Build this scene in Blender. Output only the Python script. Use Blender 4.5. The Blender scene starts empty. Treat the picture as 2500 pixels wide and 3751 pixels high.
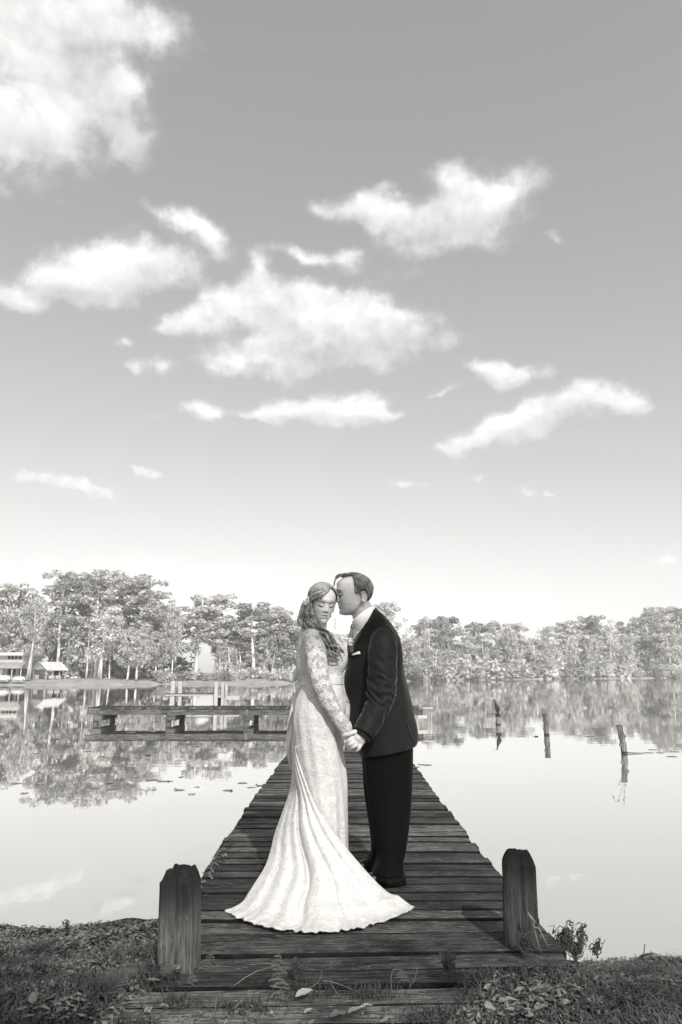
import bpy, math, random
import numpy as np
from mathutils import Vector, Matrix, Euler
R = math.radians
random.seed(7); np.random.seed(7)
C = bpy.context.scene.collection
SC = bpy.context.scene

# ------------------------------------------------------------------ camera
FPX = 2500.0                      # focal length in photo pixels (24 mm on a 36 mm tall frame)
CAMH = 1.2
TH = math.atan(592.0 / FPX)       # camera pitched up
CT, ST = math.cos(TH), math.sin(TH)
cam_d = bpy.data.cameras.new('camera'); cam = bpy.data.objects.new('camera', cam_d); C.objects.link(cam)
cam.location = (0, 0, CAMH); cam.rotation_euler = (R(90) + TH, 0, 0)
cam_d.sensor_fit = 'VERTICAL'; cam_d.sensor_height = 36.0
cam_d.lens = 36.0 * FPX / 3751.0
cam_d.clip_start = 0.05; cam_d.clip_end = 8000
SC.camera = cam

def ray(px, py):
    a = px - 1250.0; b = 1875.5 - py
    return np.array([a, FPX * CT - b * ST, FPX * ST + b * CT])
def PX(px, py, Y):                # the point of the ray through a photo pixel at world depth Y
    r = ray(px, py); k = Y / r[1]
    return np.array([r[0] * k, Y, CAMH + r[2] * k])
def PZ(px, py, z):                # ... at world height z
    r = ray(px, py); k = (z - CAMH) / r[2]
    return np.array([r[0] * k, r[1] * k, z])
def Z1(x, y): return 1000 + x * .3827, 2050 + y * .3827
def Z4(x, y): return 800 + x * .5102, 2700 + y * .5102
WATER = -0.56

# ------------------------------------------------------------------ view
SC.view_settings.view_transform = 'Standard'; SC.view_settings.look = 'None'
SC.view_settings.exposure = 0.0; SC.view_settings.gamma = 1.0
SC.view_settings.use_curve_mapping = False
SC.render.engine = 'CYCLES'
SC.cycles.max_bounces = 8; SC.cycles.transparent_max_bounces = 16

# ------------------------------------------------------------------ sun
SUN_EL, SUN_AZ = 38.0, 162.0      # azimuth clockwise from +Y: behind the camera, a little to its right
sd = bpy.data.lights.new('sun', 'SUN'); sun = bpy.data.objects.new('sun', sd); C.objects.link(sun)
sd.energy = 4.2; sd.angle = R(0.6); sd.color = (1.0, .985, .96)
tosun = Vector((math.sin(R(SUN_AZ)) * math.cos(R(SUN_EL)), math.cos(R(SUN_AZ)) * math.cos(R(SUN_EL)), math.sin(R(SUN_EL))))
sun.rotation_euler = tosun.to_track_quat('Z', 'Y').to_euler()
sun.location = tuple(tosun * 60)

# ------------------------------------------------------------------ node helpers
def N(nt, t, **kw):
    n = nt.nodes.new(t)
    for k, v in kw.items():
        if k.startswith('i_'):
            key = k[2:]; key = int(key) if key.isdigit() else key.replace('_', ' ')
            n.inputs[key].default_value = v
        else: setattr(n, k, v)
    return n
def L(nt, a, b): nt.links.new(a, b)
def M_(nt, op, a, b=None, c=None, clamp=False):
    n = nt.nodes.new('ShaderNodeMath'); n.operation = op; n.use_clamp = clamp
    for i, v in enumerate((a, b, c)):
        if v is None: continue
        if isinstance(v, (int, float)): n.inputs[i].default_value = v
        else: nt.links.new(v, n.inputs[i])
    return n.outputs[0]
def smooth(nt, v, a, b, lo=0.0, hi=1.0):
    n = nt.nodes.new('ShaderNodeMapRange'); n.interpolation_type = 'SMOOTHSTEP'
    nt.links.new(v, n.inputs['Value'])
    n.inputs['From Min'].default_value = a; n.inputs['From Max'].default_value = b
    n.inputs['To Min'].default_value = lo; n.inputs['To Max'].default_value = hi
    return n.outputs[0]

# ------------------------------------------------------------------ sky
W = bpy.data.worlds.new('World'); SC.world = W; W.use_nodes = True
wt = W.node_tree; wt.nodes.clear()
wo = N(wt, 'ShaderNodeOutputWorld'); bg = N(wt, 'ShaderNodeBackground', i_Strength=0.1); L(wt, bg.outputs[0], wo.inputs[0])
sky = N(wt, 'ShaderNodeTexSky', sky_type='NISHITA'); sky.sun_disc = False
sky.sun_elevation = R(SUN_EL); sky.sun_rotation = R(SUN_AZ); sky.air_density = 1.0; sky.dust_density = 1.2; sky.ozone_density = 1.5
sep = N(wt, 'ShaderNodeSeparateColor'); L(wt, sky.outputs[0], sep.inputs[0])
# black-and-white film with a yellow-red filter: mostly the red and green channels
lum = M_(wt, 'ADD', M_(wt, 'MULTIPLY', sep.outputs[0], .65), M_(wt, 'MULTIPLY', sep.outputs[1], .35))
tc = N(wt, 'ShaderNodeTexCoord'); sx = N(wt, 'ShaderNodeSeparateXYZ'); L(wt, tc.outputs['Generated'], sx.inputs[0])
az = M_(wt, 'ARCTAN2', sx.outputs[0], sx.outputs[1]); el = M_(wt, 'ARCSINE', sx.outputs[2])
q = N(wt, 'ShaderNodeCombineXYZ'); L(wt, az, q.inputs[0]); L(wt, el, q.inputs[1])
SKYGAIN, SKYPOW = 1.82, .66
skyv = M_(wt, 'MULTIPLY', M_(wt, 'POWER', M_(wt, 'MULTIPLY', lum, .1), SKYPOW), SKYGAIN * 10)
# clouds: soft ellipses at their bearing and height, broken up by noise
w1 = N(wt, 'ShaderNodeTexNoise', i_Scale=14.0, i_Detail=4.0, i_Roughness=.55); L(wt, tc.outputs['Generated'], w1.inputs['Vector'])
wv = N(wt, 'ShaderNodeVectorMath', operation='SUBTRACT'); L(wt, w1.outputs['Color'], wv.inputs[0]); wv.inputs[1].default_value = (.5, .5, .5)
ws = N(wt, 'ShaderNodeVectorMath', operation='MULTIPLY_ADD'); L(wt, wv.outputs[0], ws.inputs[0]); ws.inputs[1].default_value = (.07, .055, 0); L(wt, q.outputs[0], ws.inputs[2])
def azel(px, py):
    r = ray(px, py); r = r / np.linalg.norm(r)
    return math.atan2(r[0], r[1]), math.asin(r[2])
BL = [ # centre x, y, half width, half height (photo at 1568 px wide), tilt, strength
 (70,150,270,215,0,.85),(250,60,160,90,0,.75),(290,225,70,60,0,.9),(295,330,80,60,0,.85),(130,345,120,80,0,.8),(10,350,120,100,0,.8),
 (1090,480,130,75,5,1),(1000,515,130,70,0,.95),(870,490,100,55,0,.9),(765,500,60,35,0,.6),(1020,400,55,38,0,.6),(905,435,42,28,0,.55),(1150,530,60,60,0,.7),(950,575,110,45,0,.55),
 (430,520,90,34,-12,.8),(480,560,60,38,-20,.7),(250,630,150,58,8,1),(350,600,110,55,0,.8),(50,700,90,36,-8,.8),(180,670,120,52,0,.85),(605,620,42,32,-30,.5),(210,580,70,34,10,.7),
 (700,590,70,24,-4,.72),(790,605,42,28,0,.7),(930,640,80,26,0,.42),
 (700,725,190,62,-3,1.1),(840,765,150,62,0,1.1),(570,705,70,45,0,.9),(450,755,90,30,8,.85),(620,805,150,52,10,.9),(530,845,90,48,10,.65),(720,850,200,60,5,.6),(375,855,42,32,0,.65),(320,862,32,28,0,.55),(900,750,90,48,0,.9),
 (480,955,75,28,-6,.75),(610,962,80,24,4,.85),(740,950,120,32,4,.95),(835,940,60,32,0,.85),(895,952,50,16,0,.7),
 (1150,858,90,30,-10,.95),(1190,882,55,20,-10,.7),
 (1370,925,80,44,-5,1),(1230,968,70,44,15,.95),(1120,1003,80,34,8,.8),(1055,1045,48,22,0,.7),(1435,942,55,26,-5,.75),(1190,1020,130,26,0,.45),
 (125,1118,110,24,-4,.95),(215,1142,70,20,-8,.9),(340,1090,48,17,-6,.8),
 (950,1115,60,20,0,.6),(1100,1105,26,14,0,.5),(1275,1125,30,12,0,.45),(1200,1130,36,12,0,.45),(930,1075,50,14,0,.35),
 (1500,1312,90,22,8,.6),(1550,1290,50,18,10,.8),(400,1312,230,30,0,.9),(1285,555,50,22,-25,.45),(1045,785,55,22,8,.45),(292,806,32,22,30,.45),(360,950,36,18,-20,.5),(235,1200,40,10,0,.4),(160,470,40,18,0,.35),
 (1000,905,60,16,0,.35),(720,1000,60,14,0,.4)]
acc = None
for (cx, cy, hw, hh, rot, st) in BL:
    cx *= 1.594; cy *= 1.594; hw *= 1.594; hh *= 1.594
    a0, e0 = azel(cx, cy); a1, _ = azel(cx + hw, cy); _, e1 = azel(cx, cy - hh)
    mp = N(wt, 'ShaderNodeMapping', vector_type='TEXTURE')
    if acc is None: L(wt, ws.outputs[0], mp.inputs[0])
    else:   # (keeps the node evaluation in order)
        sq_ = N(wt, 'ShaderNodeVectorMath', operation='MULTIPLY_ADD'); L(wt, acc, sq_.inputs[0]); sq_.inputs[1].default_value = (1e-7, 0, 0); L(wt, ws.outputs[0], sq_.inputs[2]); L(wt, sq_.outputs[0], mp.inputs[0])
    mp.inputs['Location'].default_value = (a0, e0, 0); mp.inputs['Rotation'].default_value = (0, 0, R(rot))
    mp.inputs['Scale'].default_value = (abs(a1 - a0) * 1.72, abs(e1 - e0) * 1.78, 1)
    g = N(wt, 'ShaderNodeTexGradient', gradient_type='SPHERICAL'); L(wt, mp.outputs[0], g.inputs[0])
    v = g.outputs['Fac']
    if abs(st - 1) > .01: v = M_(wt, 'MULTIPLY', v, st)
    sy_ = N(wt, 'ShaderNodeSeparateXYZ'); L(wt, mp.outputs[0], sy_.inputs[0]); vs_ = M_(wt, 'MULTIPLY', v, sy_.outputs[1])
    cv_ = N(wt, 'ShaderNodeCombineXYZ'); L(wt, vs_, cv_.inputs[0]); L(wt, v, cv_.inputs[1]); L(wt, M_(wt, 'POWER', v, 3.5), cv_.inputs[2])
    if acc is None: acc = cv_.outputs[0]
    else:
        ad_ = N(wt, 'ShaderNodeVectorMath', operation='ADD'); L(wt, acc, ad_.inputs[0]); L(wt, cv_.outputs[0], ad_.inputs[1]); acc = ad_.outputs[0]
sa_ = N(wt, 'ShaderNodeSeparateXYZ'); L(wt, acc, sa_.inputs[0]); accS, accW = sa_.outputs[0], sa_.outputs[1]; acc = M_(wt, 'POWER', sa_.outputs[2], 1 / 3.5)
n1 = N(wt, 'ShaderNodeTexNoise', i_Scale=15.0, i_Detail=12.0, i_Roughness=.6); L(wt, tc.outputs['Generated'], n1.inputs['Vector'])
off = N(wt, 'ShaderNodeVectorMath', operation='ADD'); L(wt, tc.outputs['Generated'], off.inputs[0]); off.inputs[1].default_value = (.004, 0, .02)
n2 = N(wt, 'ShaderNodeTexNoise', i_Scale=11.0, i_Detail=4.0, i_Roughness=.55); L(wt, off.outputs[0], n2.inputs['Vector'])
n3 = N(wt, 'ShaderNodeTexNoise', i_Scale=11.0, i_Detail=4.0, i_Roughness=.55); L(wt, tc.outputs['Generated'], n3.inputs['Vector'])
lowy = M_(wt, 'DIVIDE', accS, M_(wt, 'ADD', accW, .001))   # -1 at a cloud's foot, +1 at its head
# beyond the frame the same kind of scattered cloud goes on
n4 = N(wt, 'ShaderNodeTexNoise', i_Scale=3.2, i_Detail=2.0); L(wt, tc.outputs['Generated'], n4.inputs['Vector'])
outm = smooth(wt, M_(wt, 'ABSOLUTE', az), .62, .85)
gen = M_(wt, 'MULTIPLY', smooth(wt, n4.outputs['Fac'], .53, .78), outm)
acc = M_(wt, 'MAXIMUM', acc, M_(wt, 'MULTIPLY', gen, .8))
den = M_(wt, 'ADD', M_(wt, 'MULTIPLY', acc, 1.5), M_(wt, 'MULTIPLY', M_(wt, 'SUBTRACT', n1.outputs['Fac'], .5), M_(wt, 'ADD', 1.0, M_(wt, 'MULTIPLY', acc, 1.3))))
foot = smooth(wt, lowy, .2, -.3)
den = M_(wt, 'SUBTRACT', den, M_(wt, 'MULTIPLY', foot, .16))
alpha = M_(wt, 'MULTIPLY', smooth(wt, den, .2, .82), M_(wt, 'SUBTRACT', 1.0, M_(wt, 'MULTIPLY', foot, .28)))
emb = M_(wt, 'SUBTRACT', n3.outputs['Fac'], n2.outputs['Fac'])
cb = M_(wt, 'ADD', smooth(wt, den, .2, 1.0, .7, 1.02), M_(wt, 'MULTIPLY', emb, 1.3))
cb = M_(wt, 'SUBTRACT', cb, M_(wt, 'MULTIPLY', foot, .17))
cb = M_(wt, 'MULTIPLY', cb, 10.0)    # background strength is 0.1
cb = M_(wt, 'MAXIMUM', cb, M_(wt, 'MULTIPLY', skyv, 1.02))
mixv = N(wt, 'ShaderNodeMix', data_type='FLOAT'); L(wt, alpha, mixv.inputs[0]); L(wt, skyv, mixv.inputs[2]); L(wt, cb, mixv.inputs[3])
tint = N(wt, 'ShaderNodeVectorMath', operation='SCALE'); tint.inputs[0].default_value = (1.0, .992, .975); L(wt, mixv.outputs[0], tint.inputs['Scale'])
L(wt, tint.outputs[0], bg.inputs[0])

# ------------------------------------------------------------------ object helpers
def tagp(o, label=None, cat=None, group=None, kind=None):
    if label: o['label'] = label
    if cat: o['category'] = cat
    if group: o['group'] = group
    if kind: o['kind'] = kind
    return o
def link(name, data, parent=None, mat=None, loc=None, rot=None):
    o = bpy.data.objects.new(name, data); C.objects.link(o)
    if parent is not None: o.parent = parent
    if mat is not None and data is not None and not data.materials: data.materials.append(mat)
    if loc is not None: o.location = loc
    if rot is not None: o.rotation_euler = rot
    return o
def empty(name, loc, label, cat, group=None, rz=0):
    o = bpy.data.objects.new(name, None); C.objects.link(o); o.location = loc; o.rotation_euler = (0, 0, rz)
    o.empty_display_size = .1
    return tagp(o, label, cat, group)
def mk(name, v, f, smooth_=False, mat=None):
    me = bpy.data.meshes.new(name)
    v = np.asarray(v, dtype=np.float32)
    if isinstance(f, np.ndarray):
        k = f.shape[1]; n = f.shape[0]
        me.vertices.add(len(v)); me.vertices.foreach_set('co', v.ravel())
        me.loops.add(n * k); me.loops.foreach_set('vertex_index', f.astype(np.int32).ravel())
        me.polygons.add(n); me.polygons.foreach_set('loop_start', np.arange(0, n * k, k, dtype=np.int32))
        me.polygons.foreach_set('loop_total', np.full(n, k, dtype=np.int32)); me.update(calc_edges=True)
    else:
        me.from_pydata([tuple(map(float, p)) for p in v], [], f); me.update()
    if smooth_: me.polygons.foreach_set('use_smooth', np.ones(len(me.polygons), dtype=bool))
    if mat: me.materials.append(mat)
    return me
class MB:
    def __init__(s): s.v = []; s.f = []
    def add(s, v, f):
        o = len(s.v); s.v.extend([tuple(map(float, p)) for p in v]); s.f.extend([tuple(i + o for i in q_) for q_ in f])
    def box(s, c, d, rz=0, rx=0, ry=0, taper=1.0, ch=0):
        x, y, z = d[0] / 2, d[1] / 2, d[2] / 2
        P = [(-x, -y, -z), (x, -y, -z), (x, y, -z), (-x, y, -z), (-x * taper, -y * taper, z), (x * taper, -y * taper, z), (x * taper, y * taper, z), (-x * taper, y * taper, z)]
        m = Matrix.Translation(c) @ Euler((rx, ry, rz)).to_matrix().to_4x4()
        s.add([m @ Vector(p) for p in P], [(0, 3, 2, 1), (4, 5, 6, 7), (0, 1, 5, 4), (1, 2, 6, 5), (2, 3, 7, 6), (3, 0, 4, 7)])
    def tube(s, pts, rad, n=8, cap=True, jit=0):
        pts = [Vector(p) for p in pts]; v = []; k = len(pts)
        if isinstance(rad, (int, float)): rad = [rad] * k
        up = None
        for i, p in enumerate(pts):
            t = (pts[min(i + 1, k - 1)] - pts[max(i - 1, 0)]).normalized()
            if up is None: up = t.orthogonal().normalized()
            a = (up - t * up.dot(t))
            a = a.normalized() if a.length > 1e-6 else t.orthogonal().normalized()
            up = a; b = t.cross(a)
            for j in range(n):
                an = 2 * math.pi * j / n; r = rad[i] * (1 + (random.uniform(-jit, jit) if jit else 0))
                v.append(p + (a * math.cos(an) + b * math.sin(an)) * r)
        f = [(i * n + j, i * n + (j + 1) % n, (i + 1) * n + (j + 1) % n, (i + 1) * n + j) for i in range(k - 1) for j in range(n)]
        if cap: f.append(tuple(range(n))[::-1]); f.append(tuple((k - 1) * n + j for j in range(n)))
        s.add(v, f)
    def build(s, name, mat, parent=None, smooth_=False, loc=None):
        return link(name, s.mesh(name, mat, smooth_), parent, loc=loc)
    def mesh(s, name, mat, smooth_=False): return mk(name, s.v, s.f, smooth_, mat)

# ------------------------------------------------------------------ materials
TINT = (1.0, .985, .955)
def gcol(v): return (v * TINT[0], v * TINT[1], v * TINT[2], 1)
def base_mat(name, rough=.8, spec=.3):
    m = bpy.data.materials.new(name); m.use_nodes = True; nt = m.node_tree
    b = nt.nodes['Principled BSDF']; b.inputs['Roughness'].default_value = rough
    b.inputs['Specular IOR Level'].default_value = spec
    return m, nt, b
def simple(name, v, rough=.8, spec=.3, var=.25, scale=8.0, bump=0.0, stretch=(1, 1, 1), objvar=0.0, detail=6.0, coord='Object', trans=0.0, bdist=.01):
    m, nt, b = base_mat(name, rough, spec)
    t = N(nt, 'ShaderNodeTexCoord'); mp = N(nt, 'ShaderNodeMapping'); mp.inputs['Scale'].default_value = stretch
    L(nt, t.outputs[coord], mp.inputs[0])
    no = N(nt, 'ShaderNodeTexNoise', i_Scale=scale, i_Detail=detail, i_Roughness=.65); L(nt, mp.outputs[0], no.inputs['Vector'])
    f = smooth(nt, no.outputs['Fac'], .3, .7, 1 - var, 1 + var)
    if objvar:
        oi = N(nt, 'ShaderNodeObjectInfo')
        f = M_(nt, 'MULTIPLY', f, smooth(nt, oi.outputs['Random'], 0, 1, 1 - objvar, 1 + objvar))
    sc = N(nt, 'ShaderNodeVectorMath', operation='SCALE'); sc.inputs[0].default_value = gcol(v)[:3]; L(nt, f, sc.inputs['Scale'])
    L(nt, sc.outputs[0], b.inputs['Base Color'])
    if bump:
        bp = N(nt, 'ShaderNodeBump', i_Strength=bump, i_Distance=bdist); L(nt, no.outputs['Fac'], bp.inputs['Height']); L(nt, bp.outputs[0], b.inputs['Normal'])
    if trans:
        tr = N(nt, 'ShaderNodeBsdfTranslucent'); L(nt, sc.outputs[0], tr.inputs[0])
        mx = N(nt, 'ShaderNodeMixShader', i_0=trans); L(nt, b.outputs[0], mx.inputs[1]); L(nt, tr.outputs[0], mx.inputs[2])
        L(nt, mx.outputs[0], nt.nodes['Material Output'].inputs[0])
    return m

def wood_mat(name, dark, light, along=(1, 0, 0), scale=1.0, rough=.85, objvar=.25, coord='Object', chips=.5, bump=.6, stain=None):
    m, nt, b = base_mat(name, rough, .08)
    t = N(nt, 'ShaderNodeTexCoord'); oi = N(nt, 'ShaderNodeObjectInfo')
    off_ = N(nt, 'ShaderNodeVectorMath', operation='SCALE'); off_.inputs[0].default_value = (37.0, 17.0, 29.0); L(nt, oi.outputs['Random'], off_.inputs['Scale'])
    ad = N(nt, 'ShaderNodeVectorMath', operation='ADD'); L(nt, t.outputs[coord], ad.inputs[0]); L(nt, off_.outputs[0], ad.inputs[1])
    st = tuple(.08 if a else 1.0 for a in along)
    mp = N(nt, 'ShaderNodeMapping'); mp.inputs['Scale'].default_value = st; L(nt, ad.outputs[0], mp.inputs[0])
    g1 = N(nt, 'ShaderNodeTexNoise', i_Scale=90 * scale, i_Detail=6.0, i_Roughness=.7); L(nt, mp.outputs[0], g1.inputs['Vector'])
    mp2 = N(nt, 'ShaderNodeMapping'); mp2.inputs['Scale'].default_value = tuple(.3 if a else 1.0 for a in along); L(nt, ad.outputs[0], mp2.inputs[0])
    g2 = N(nt, 'ShaderNodeTexNoise', i_Scale=60 * scale, i_Detail=8.0, i_Roughness=.75); L(nt, mp2.outputs[0], g2.inputs['Vector'])
    g3 = N(nt, 'ShaderNodeTexNoise', i_Scale=5 * scale, i_Detail=3.0); L(nt, ad.outputs[0], g3.inputs['Vector'])
    f = M_(nt, 'MULTIPLY', smooth(nt, g1.outputs['Fac'], .3, .7), smooth(nt, g3.outputs['Fac'], .25, .75, .35, 1.0))
    ch = M_(nt, 'MULTIPLY', smooth(nt, g2.outputs['Fac'], .55, .63), chips)
    f = M_(nt, 'ADD', f, ch, clamp=True)
    cr = N(nt, 'ShaderNodeMix', data_type='RGBA'); L(nt, f, cr.inputs[0]); cr.inputs[6].default_value = gcol(dark); cr.inputs[7].default_value = gcol(light)
    ov = smooth(nt, oi.outputs['Random'], 0, 1, 1 - objvar, 1 + objvar)
    if stain is not None:       # dark mould running down from the top of a post (object z)
        sz = N(nt, 'ShaderNodeSeparateXYZ'); L(nt, t.outputs['Object'], sz.inputs[0])
        zz = M_(nt, 'ADD', sz.outputs[2], M_(nt, 'MULTIPLY', M_(nt, 'SUBTRACT', g1.outputs['Fac'], .5), .35))
        zz = M_(nt, 'ADD', zz, M_(nt, 'MULTIPLY', M_(nt, 'SUBTRACT', g3.outputs['Fac'], .5), .25))
        ov = M_(nt, 'MULTIPLY', ov, smooth(nt, zz, stain[0], stain[1], 1.0, .18))
    sc = N(nt, 'ShaderNodeVectorMath', operation='SCALE'); L(nt, cr.outputs[2], sc.inputs[0]); L(nt, ov, sc.inputs['Scale'])
    L(nt, sc.outputs[0], b.inputs['Base Color'])
    bp = N(nt, 'ShaderNodeBump', i_Strength=bump, i_Distance=.008); L(nt, f, bp.inputs['Height']); L(nt, bp.outputs[0], b.inputs['Normal'])
    return m

MT = {}
MT['plank'] = wood_mat('weathered_deck_wood', .010, .20, (1, 0, 0), 1.0, objvar=.5, chips=.9)
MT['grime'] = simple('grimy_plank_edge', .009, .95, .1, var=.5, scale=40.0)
MT['post'] = wood_mat('weathered_post_wood', .05, .27, (0, 0, 1), 1.0, objvar=.1, chips=.3, stain=(.12, .34))
MT['post2'] = wood_mat('dark_post_wood', .022, .09, (0, 0, 1), 1.0, objvar=.1, chips=.15, stain=(.2, .42))
MT['beam'] = wood_mat('old_beam_wood', .03, .2, (1, 0, 0), .35, objvar=.2, chips=.4)
MT['pile'] = wood_mat('old_piling_wood', .04, .3, (0, 0, 1), .5, objvar=.2, chips=.6)
MT['pile_pale'] = wood_mat('bleached_piling_wood', .10, .3, (0, 0, 1), .5, objvar=.1, chips=.4)
MT['palewood'] = wood_mat('pale_dock_wood', .28, .5, (1, 0, 0), .3, objvar=.1, chips=.3)
MT['trunk'] = simple('pale_bark', .6, .9, .1, var=.35, scale=.9, stretch=(1, 1, .25), objvar=.25)
MT['crown'] = simple('sunlit_foliage', .48, .7, .2, var=.35, scale=.35, objvar=.3, trans=.25)
MT['crownlight'] = simple('pale_foliage', .56, .7, .2, var=.35, scale=.4, objvar=.2, trans=.25)
MT['shrub'] = simple('shrub_foliage', .48, .7, .2, var=.4, scale=.6, objvar=.35, trans=.25)
MT['lawn'] = simple('far_lawn', .34, .95, .05, var=.25, scale=.5)
MT['soil'] = simple('dark_soil', .022, .95, .05, var=.5, scale=14.0, bump=.6)
MT['grass'] = simple('grass_blades', .08, .7, .08, var=.7, scale=3.0, trans=.2)
MT['litter'] = simple('dry_leaf_litter', .15, .8, .2, var=.8, scale=60.0, trans=.1)
MT['dryleaf'] = simple('dry_leaf', .26, .75, .2, var=.25, scale=30.0, objvar=.25, trans=.15)
MT['fern'] = simple('fern_green', .10, .7, .25, var=.25, scale=30.0, trans=.2)
MT['weed'] = simple('dark_weed', .05, .8, .2, var=.4, scale=30.0)
MT['bird'] = simple('cormorant_plumage', .02, .6, .3, var=.3, scale=30.0)
MT['lily'] = simple('lily_pad', .22, .5, .4, var=.4, scale=3.0, objvar=.4)
MT['white'] = simple('white_paint', .5, .6, .3, var=.06, scale=2.0)
MT['grey'] = simple('grey_wall', .4, .8, .2, var=.1, scale=2.0)
MT['dark'] = simple('dark_opening', .03, .8, .2, var=.2, scale=2.0)
MT['metalroof'] = simple('pale_metal_roof', .62, .5, .4, var=.1, scale=1.0)
# ------------------------------------------------------------------ the lake
def water_mat():
    m = bpy.data.materials.new('lake_water'); m.use_nodes = True; nt = m.node_tree; nt.nodes.clear()
    out = N(nt, 'ShaderNodeOutputMaterial'); gl = N(nt, 'ShaderNodeBsdfGlossy', i_Roughness=.0); df = N(nt, 'ShaderNodeBsdfDiffuse')
    df.inputs[0].default_value = gcol(.42); gl.inputs[0].default_value = (.97, .965, .955, 1)
    geo = N(nt, 'ShaderNodeNewGeometry')
    mp = N(nt, 'ShaderNodeMapping'); mp.inputs['Scale'].default_value = (.35, 1.0, 1); L(nt, geo.outputs['Position'], mp.inputs[0])
    n = N(nt, 'ShaderNodeTexNoise', i_Scale=1.1, i_Detail=5.0, i_Roughness=.5); L(nt, mp.outputs[0], n.inputs['Vector'])
    big = N(nt, 'ShaderNodeTexNoise', i_Scale=.06, i_Detail=2.0); L(nt, mp.outputs[0], big.inputs['Vector'])
    h = M_(nt, 'MULTIPLY', n.outputs['Fac'], smooth(nt, big.outputs['Fac'], .35, .7, .3, 1.0))
    # rings round a fish rise near the left bank
    sx_ = N(nt, 'ShaderNodeVectorMath', operation='DISTANCE'); L(nt, geo.outputs['Position'], sx_.inputs[0]); c0 = PZ(150, 3285, WATER); sx_.inputs[1].default_value = tuple(c0)
    d = sx_.outputs['Value']
    ring = M_(nt, 'MULTIPLY', M_(nt, 'SINE', M_(nt, 'MULTIPLY', d, 110.0)), smooth(nt, d, .03, .2, .05, 0.0))
    h = M_(nt, 'ADD', h, M_(nt, 'MULTIPLY', ring, .35))
    bp = N(nt, 'ShaderNodeBump', i_Strength=1.0, i_Distance=.0035); L(nt, h, bp.inputs['Height'])
    L(nt, bp.outputs[0], gl.inputs['Normal'])
    sp = N(nt, 'ShaderNodeSeparateXYZ'); L(nt, geo.outputs['Position'], sp.inputs[0])
    L(nt, smooth(nt, sp.outputs[1], 10, 90, .004, .035), gl.inputs['Roughness'])
    lw = N(nt, 'ShaderNodeFresnel', i_IOR=1.9); L(nt, bp.outputs[0], lw.inputs['Normal'])
    fac = smooth(nt, lw.outputs[0], .05, .75, .62, .97)
    # stirred-up silt close to the bank shows through
    mx = N(nt, 'ShaderNodeMixShader'); L(nt, fac, mx.inputs[0]); L(nt, df.outputs[0], mx.inputs[1]); L(nt, gl.outputs[0], mx.inputs[2])
    L(nt, mx.outputs[0], out.inputs[0]); return m
wv_ = [(-700, 3.2, WATER), (700, 3.2, WATER), (700, 420, WATER), (-700, 420, WATER)]
tagp(link('water', mk('water', wv_, [(0, 1, 2, 3)], mat=water_mat())), 'smooth lake surface mirroring sky and far trees', kind='structure')

# far shore: distance along the bearing (photo x at the horizon)
SH = [(-9000, 60), (-3000, 90), (-600, 100), (300, 112), (1100, 128), (1491, 165), (1800, 205), (2100, 240), (2500, 285), (3300, 330), (6000, 300), (9000, 200)]
def shoreD(px): return float(np.interp(px, [a for a, b in SH], [b for a, b in SH]))
def far(px, d): # ground point d metres behind the shoreline on bearing px
    D = shoreD(px) + d; r = ray(px, 2467); r = r / r[1]
    return np.array([r[0] * D, D])
pxs = np.concatenate([np.linspace(-4500, -600, 10), np.arange(-400, 3000, 25), np.linspace(3100, 7000, 10)])
gv = []; gf = []
for i, p in enumerate(pxs):
    wob = 1.2 * math.sin(p * .013) + .8 * math.sin(p * .041 + 1)
    for (d, z) in ((-3, WATER - .5), (wob, WATER + .02), (wob + .8, WATER + .25), (6, .25), (18, .6), (60, 1.2), (520, 2.0)):
        a = far(p, d); gv.append((a[0], a[1], z))
for i in range(len(pxs) - 1):
    for j in range(6): gf.append((i * 7 + j, (i + 1) * 7 + j, (i + 1) * 7 + j + 1, i * 7 + j + 1))
tagp(link('far_bank', mk('far_bank', gv, gf, True, MT['lawn'])), 'grassy ground along the far shore', kind='structure')

# near bank
def bank_edge(x):   # where the bank meets the water
    return 5.28 + .24 * min(1, max(0, -x / 1.2)) - .26 * max(0, x) - .12 * math.sin(x * 1.9) + .05 * math.sin(x * 7) + .02*math.sin(x*23)
def bank_z(x, y):
    e = bank_edge(x)
    top = .0 + .025 * math.sin(x * 3.1 + y * 2) + .02 * math.sin(x * 7.7 - y * 5)
    y0 = 2.95 if x < 0 else 3.15
    t = (y - y0) / (e - y0)
    if t <= 0: z = top
    else:
        z = top * (1 - min(t, 1)) + (WATER - .0) * (t ** .8 if t < 1 else 1 + (t - 1) * .5)
    if -.84 < x < .98:
        m = min(1, (x + .84) / .06, (.98 - x) / .05)
        under = -.16 if y > 2.62 else -.03
        if x > .3 and y < 3.12:   # turf creeping over the right of the landing boards
            under = -.16 + .19 * max(0, min(1, (x - .35 - max(0,(y-2.75))*.5) / .3)) * max(0, min(1, (3.14 - y) / .2))
        if y<2.72: under = max(under, -.03)
        z = z * (1 - m) + min(z, under) * m if under < 0 else z * (1 - m) + max(min(z,.0), under) * m
    return z
xs = np.concatenate([np.linspace(-60, -3, 24), np.linspace(-2.9, 2.9, 160), np.linspace(3, 60, 24)])
ys = np.concatenate([np.linspace(-60, 1.5, 20), np.linspace(1.6, 6.2, 120), [7.0, 9.0]])
gv = [(x, y, bank_z(x, y) if y < 6.3 else bank_z(x, 6.2) - (y - 6.2) * .3) for x in xs for y in ys]
ny = len(ys); gf = [(i * ny + j, (i + 1) * ny + j, (i + 1) * ny + j + 1, i * ny + j + 1) for i in range(len(xs) - 1) for j in range(ny - 1)]
tagp(link('ground', mk('ground', gv, gf, True, MT['soil'])), 'dark earth bank at the landward end of the dock', kind='structure')

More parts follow.
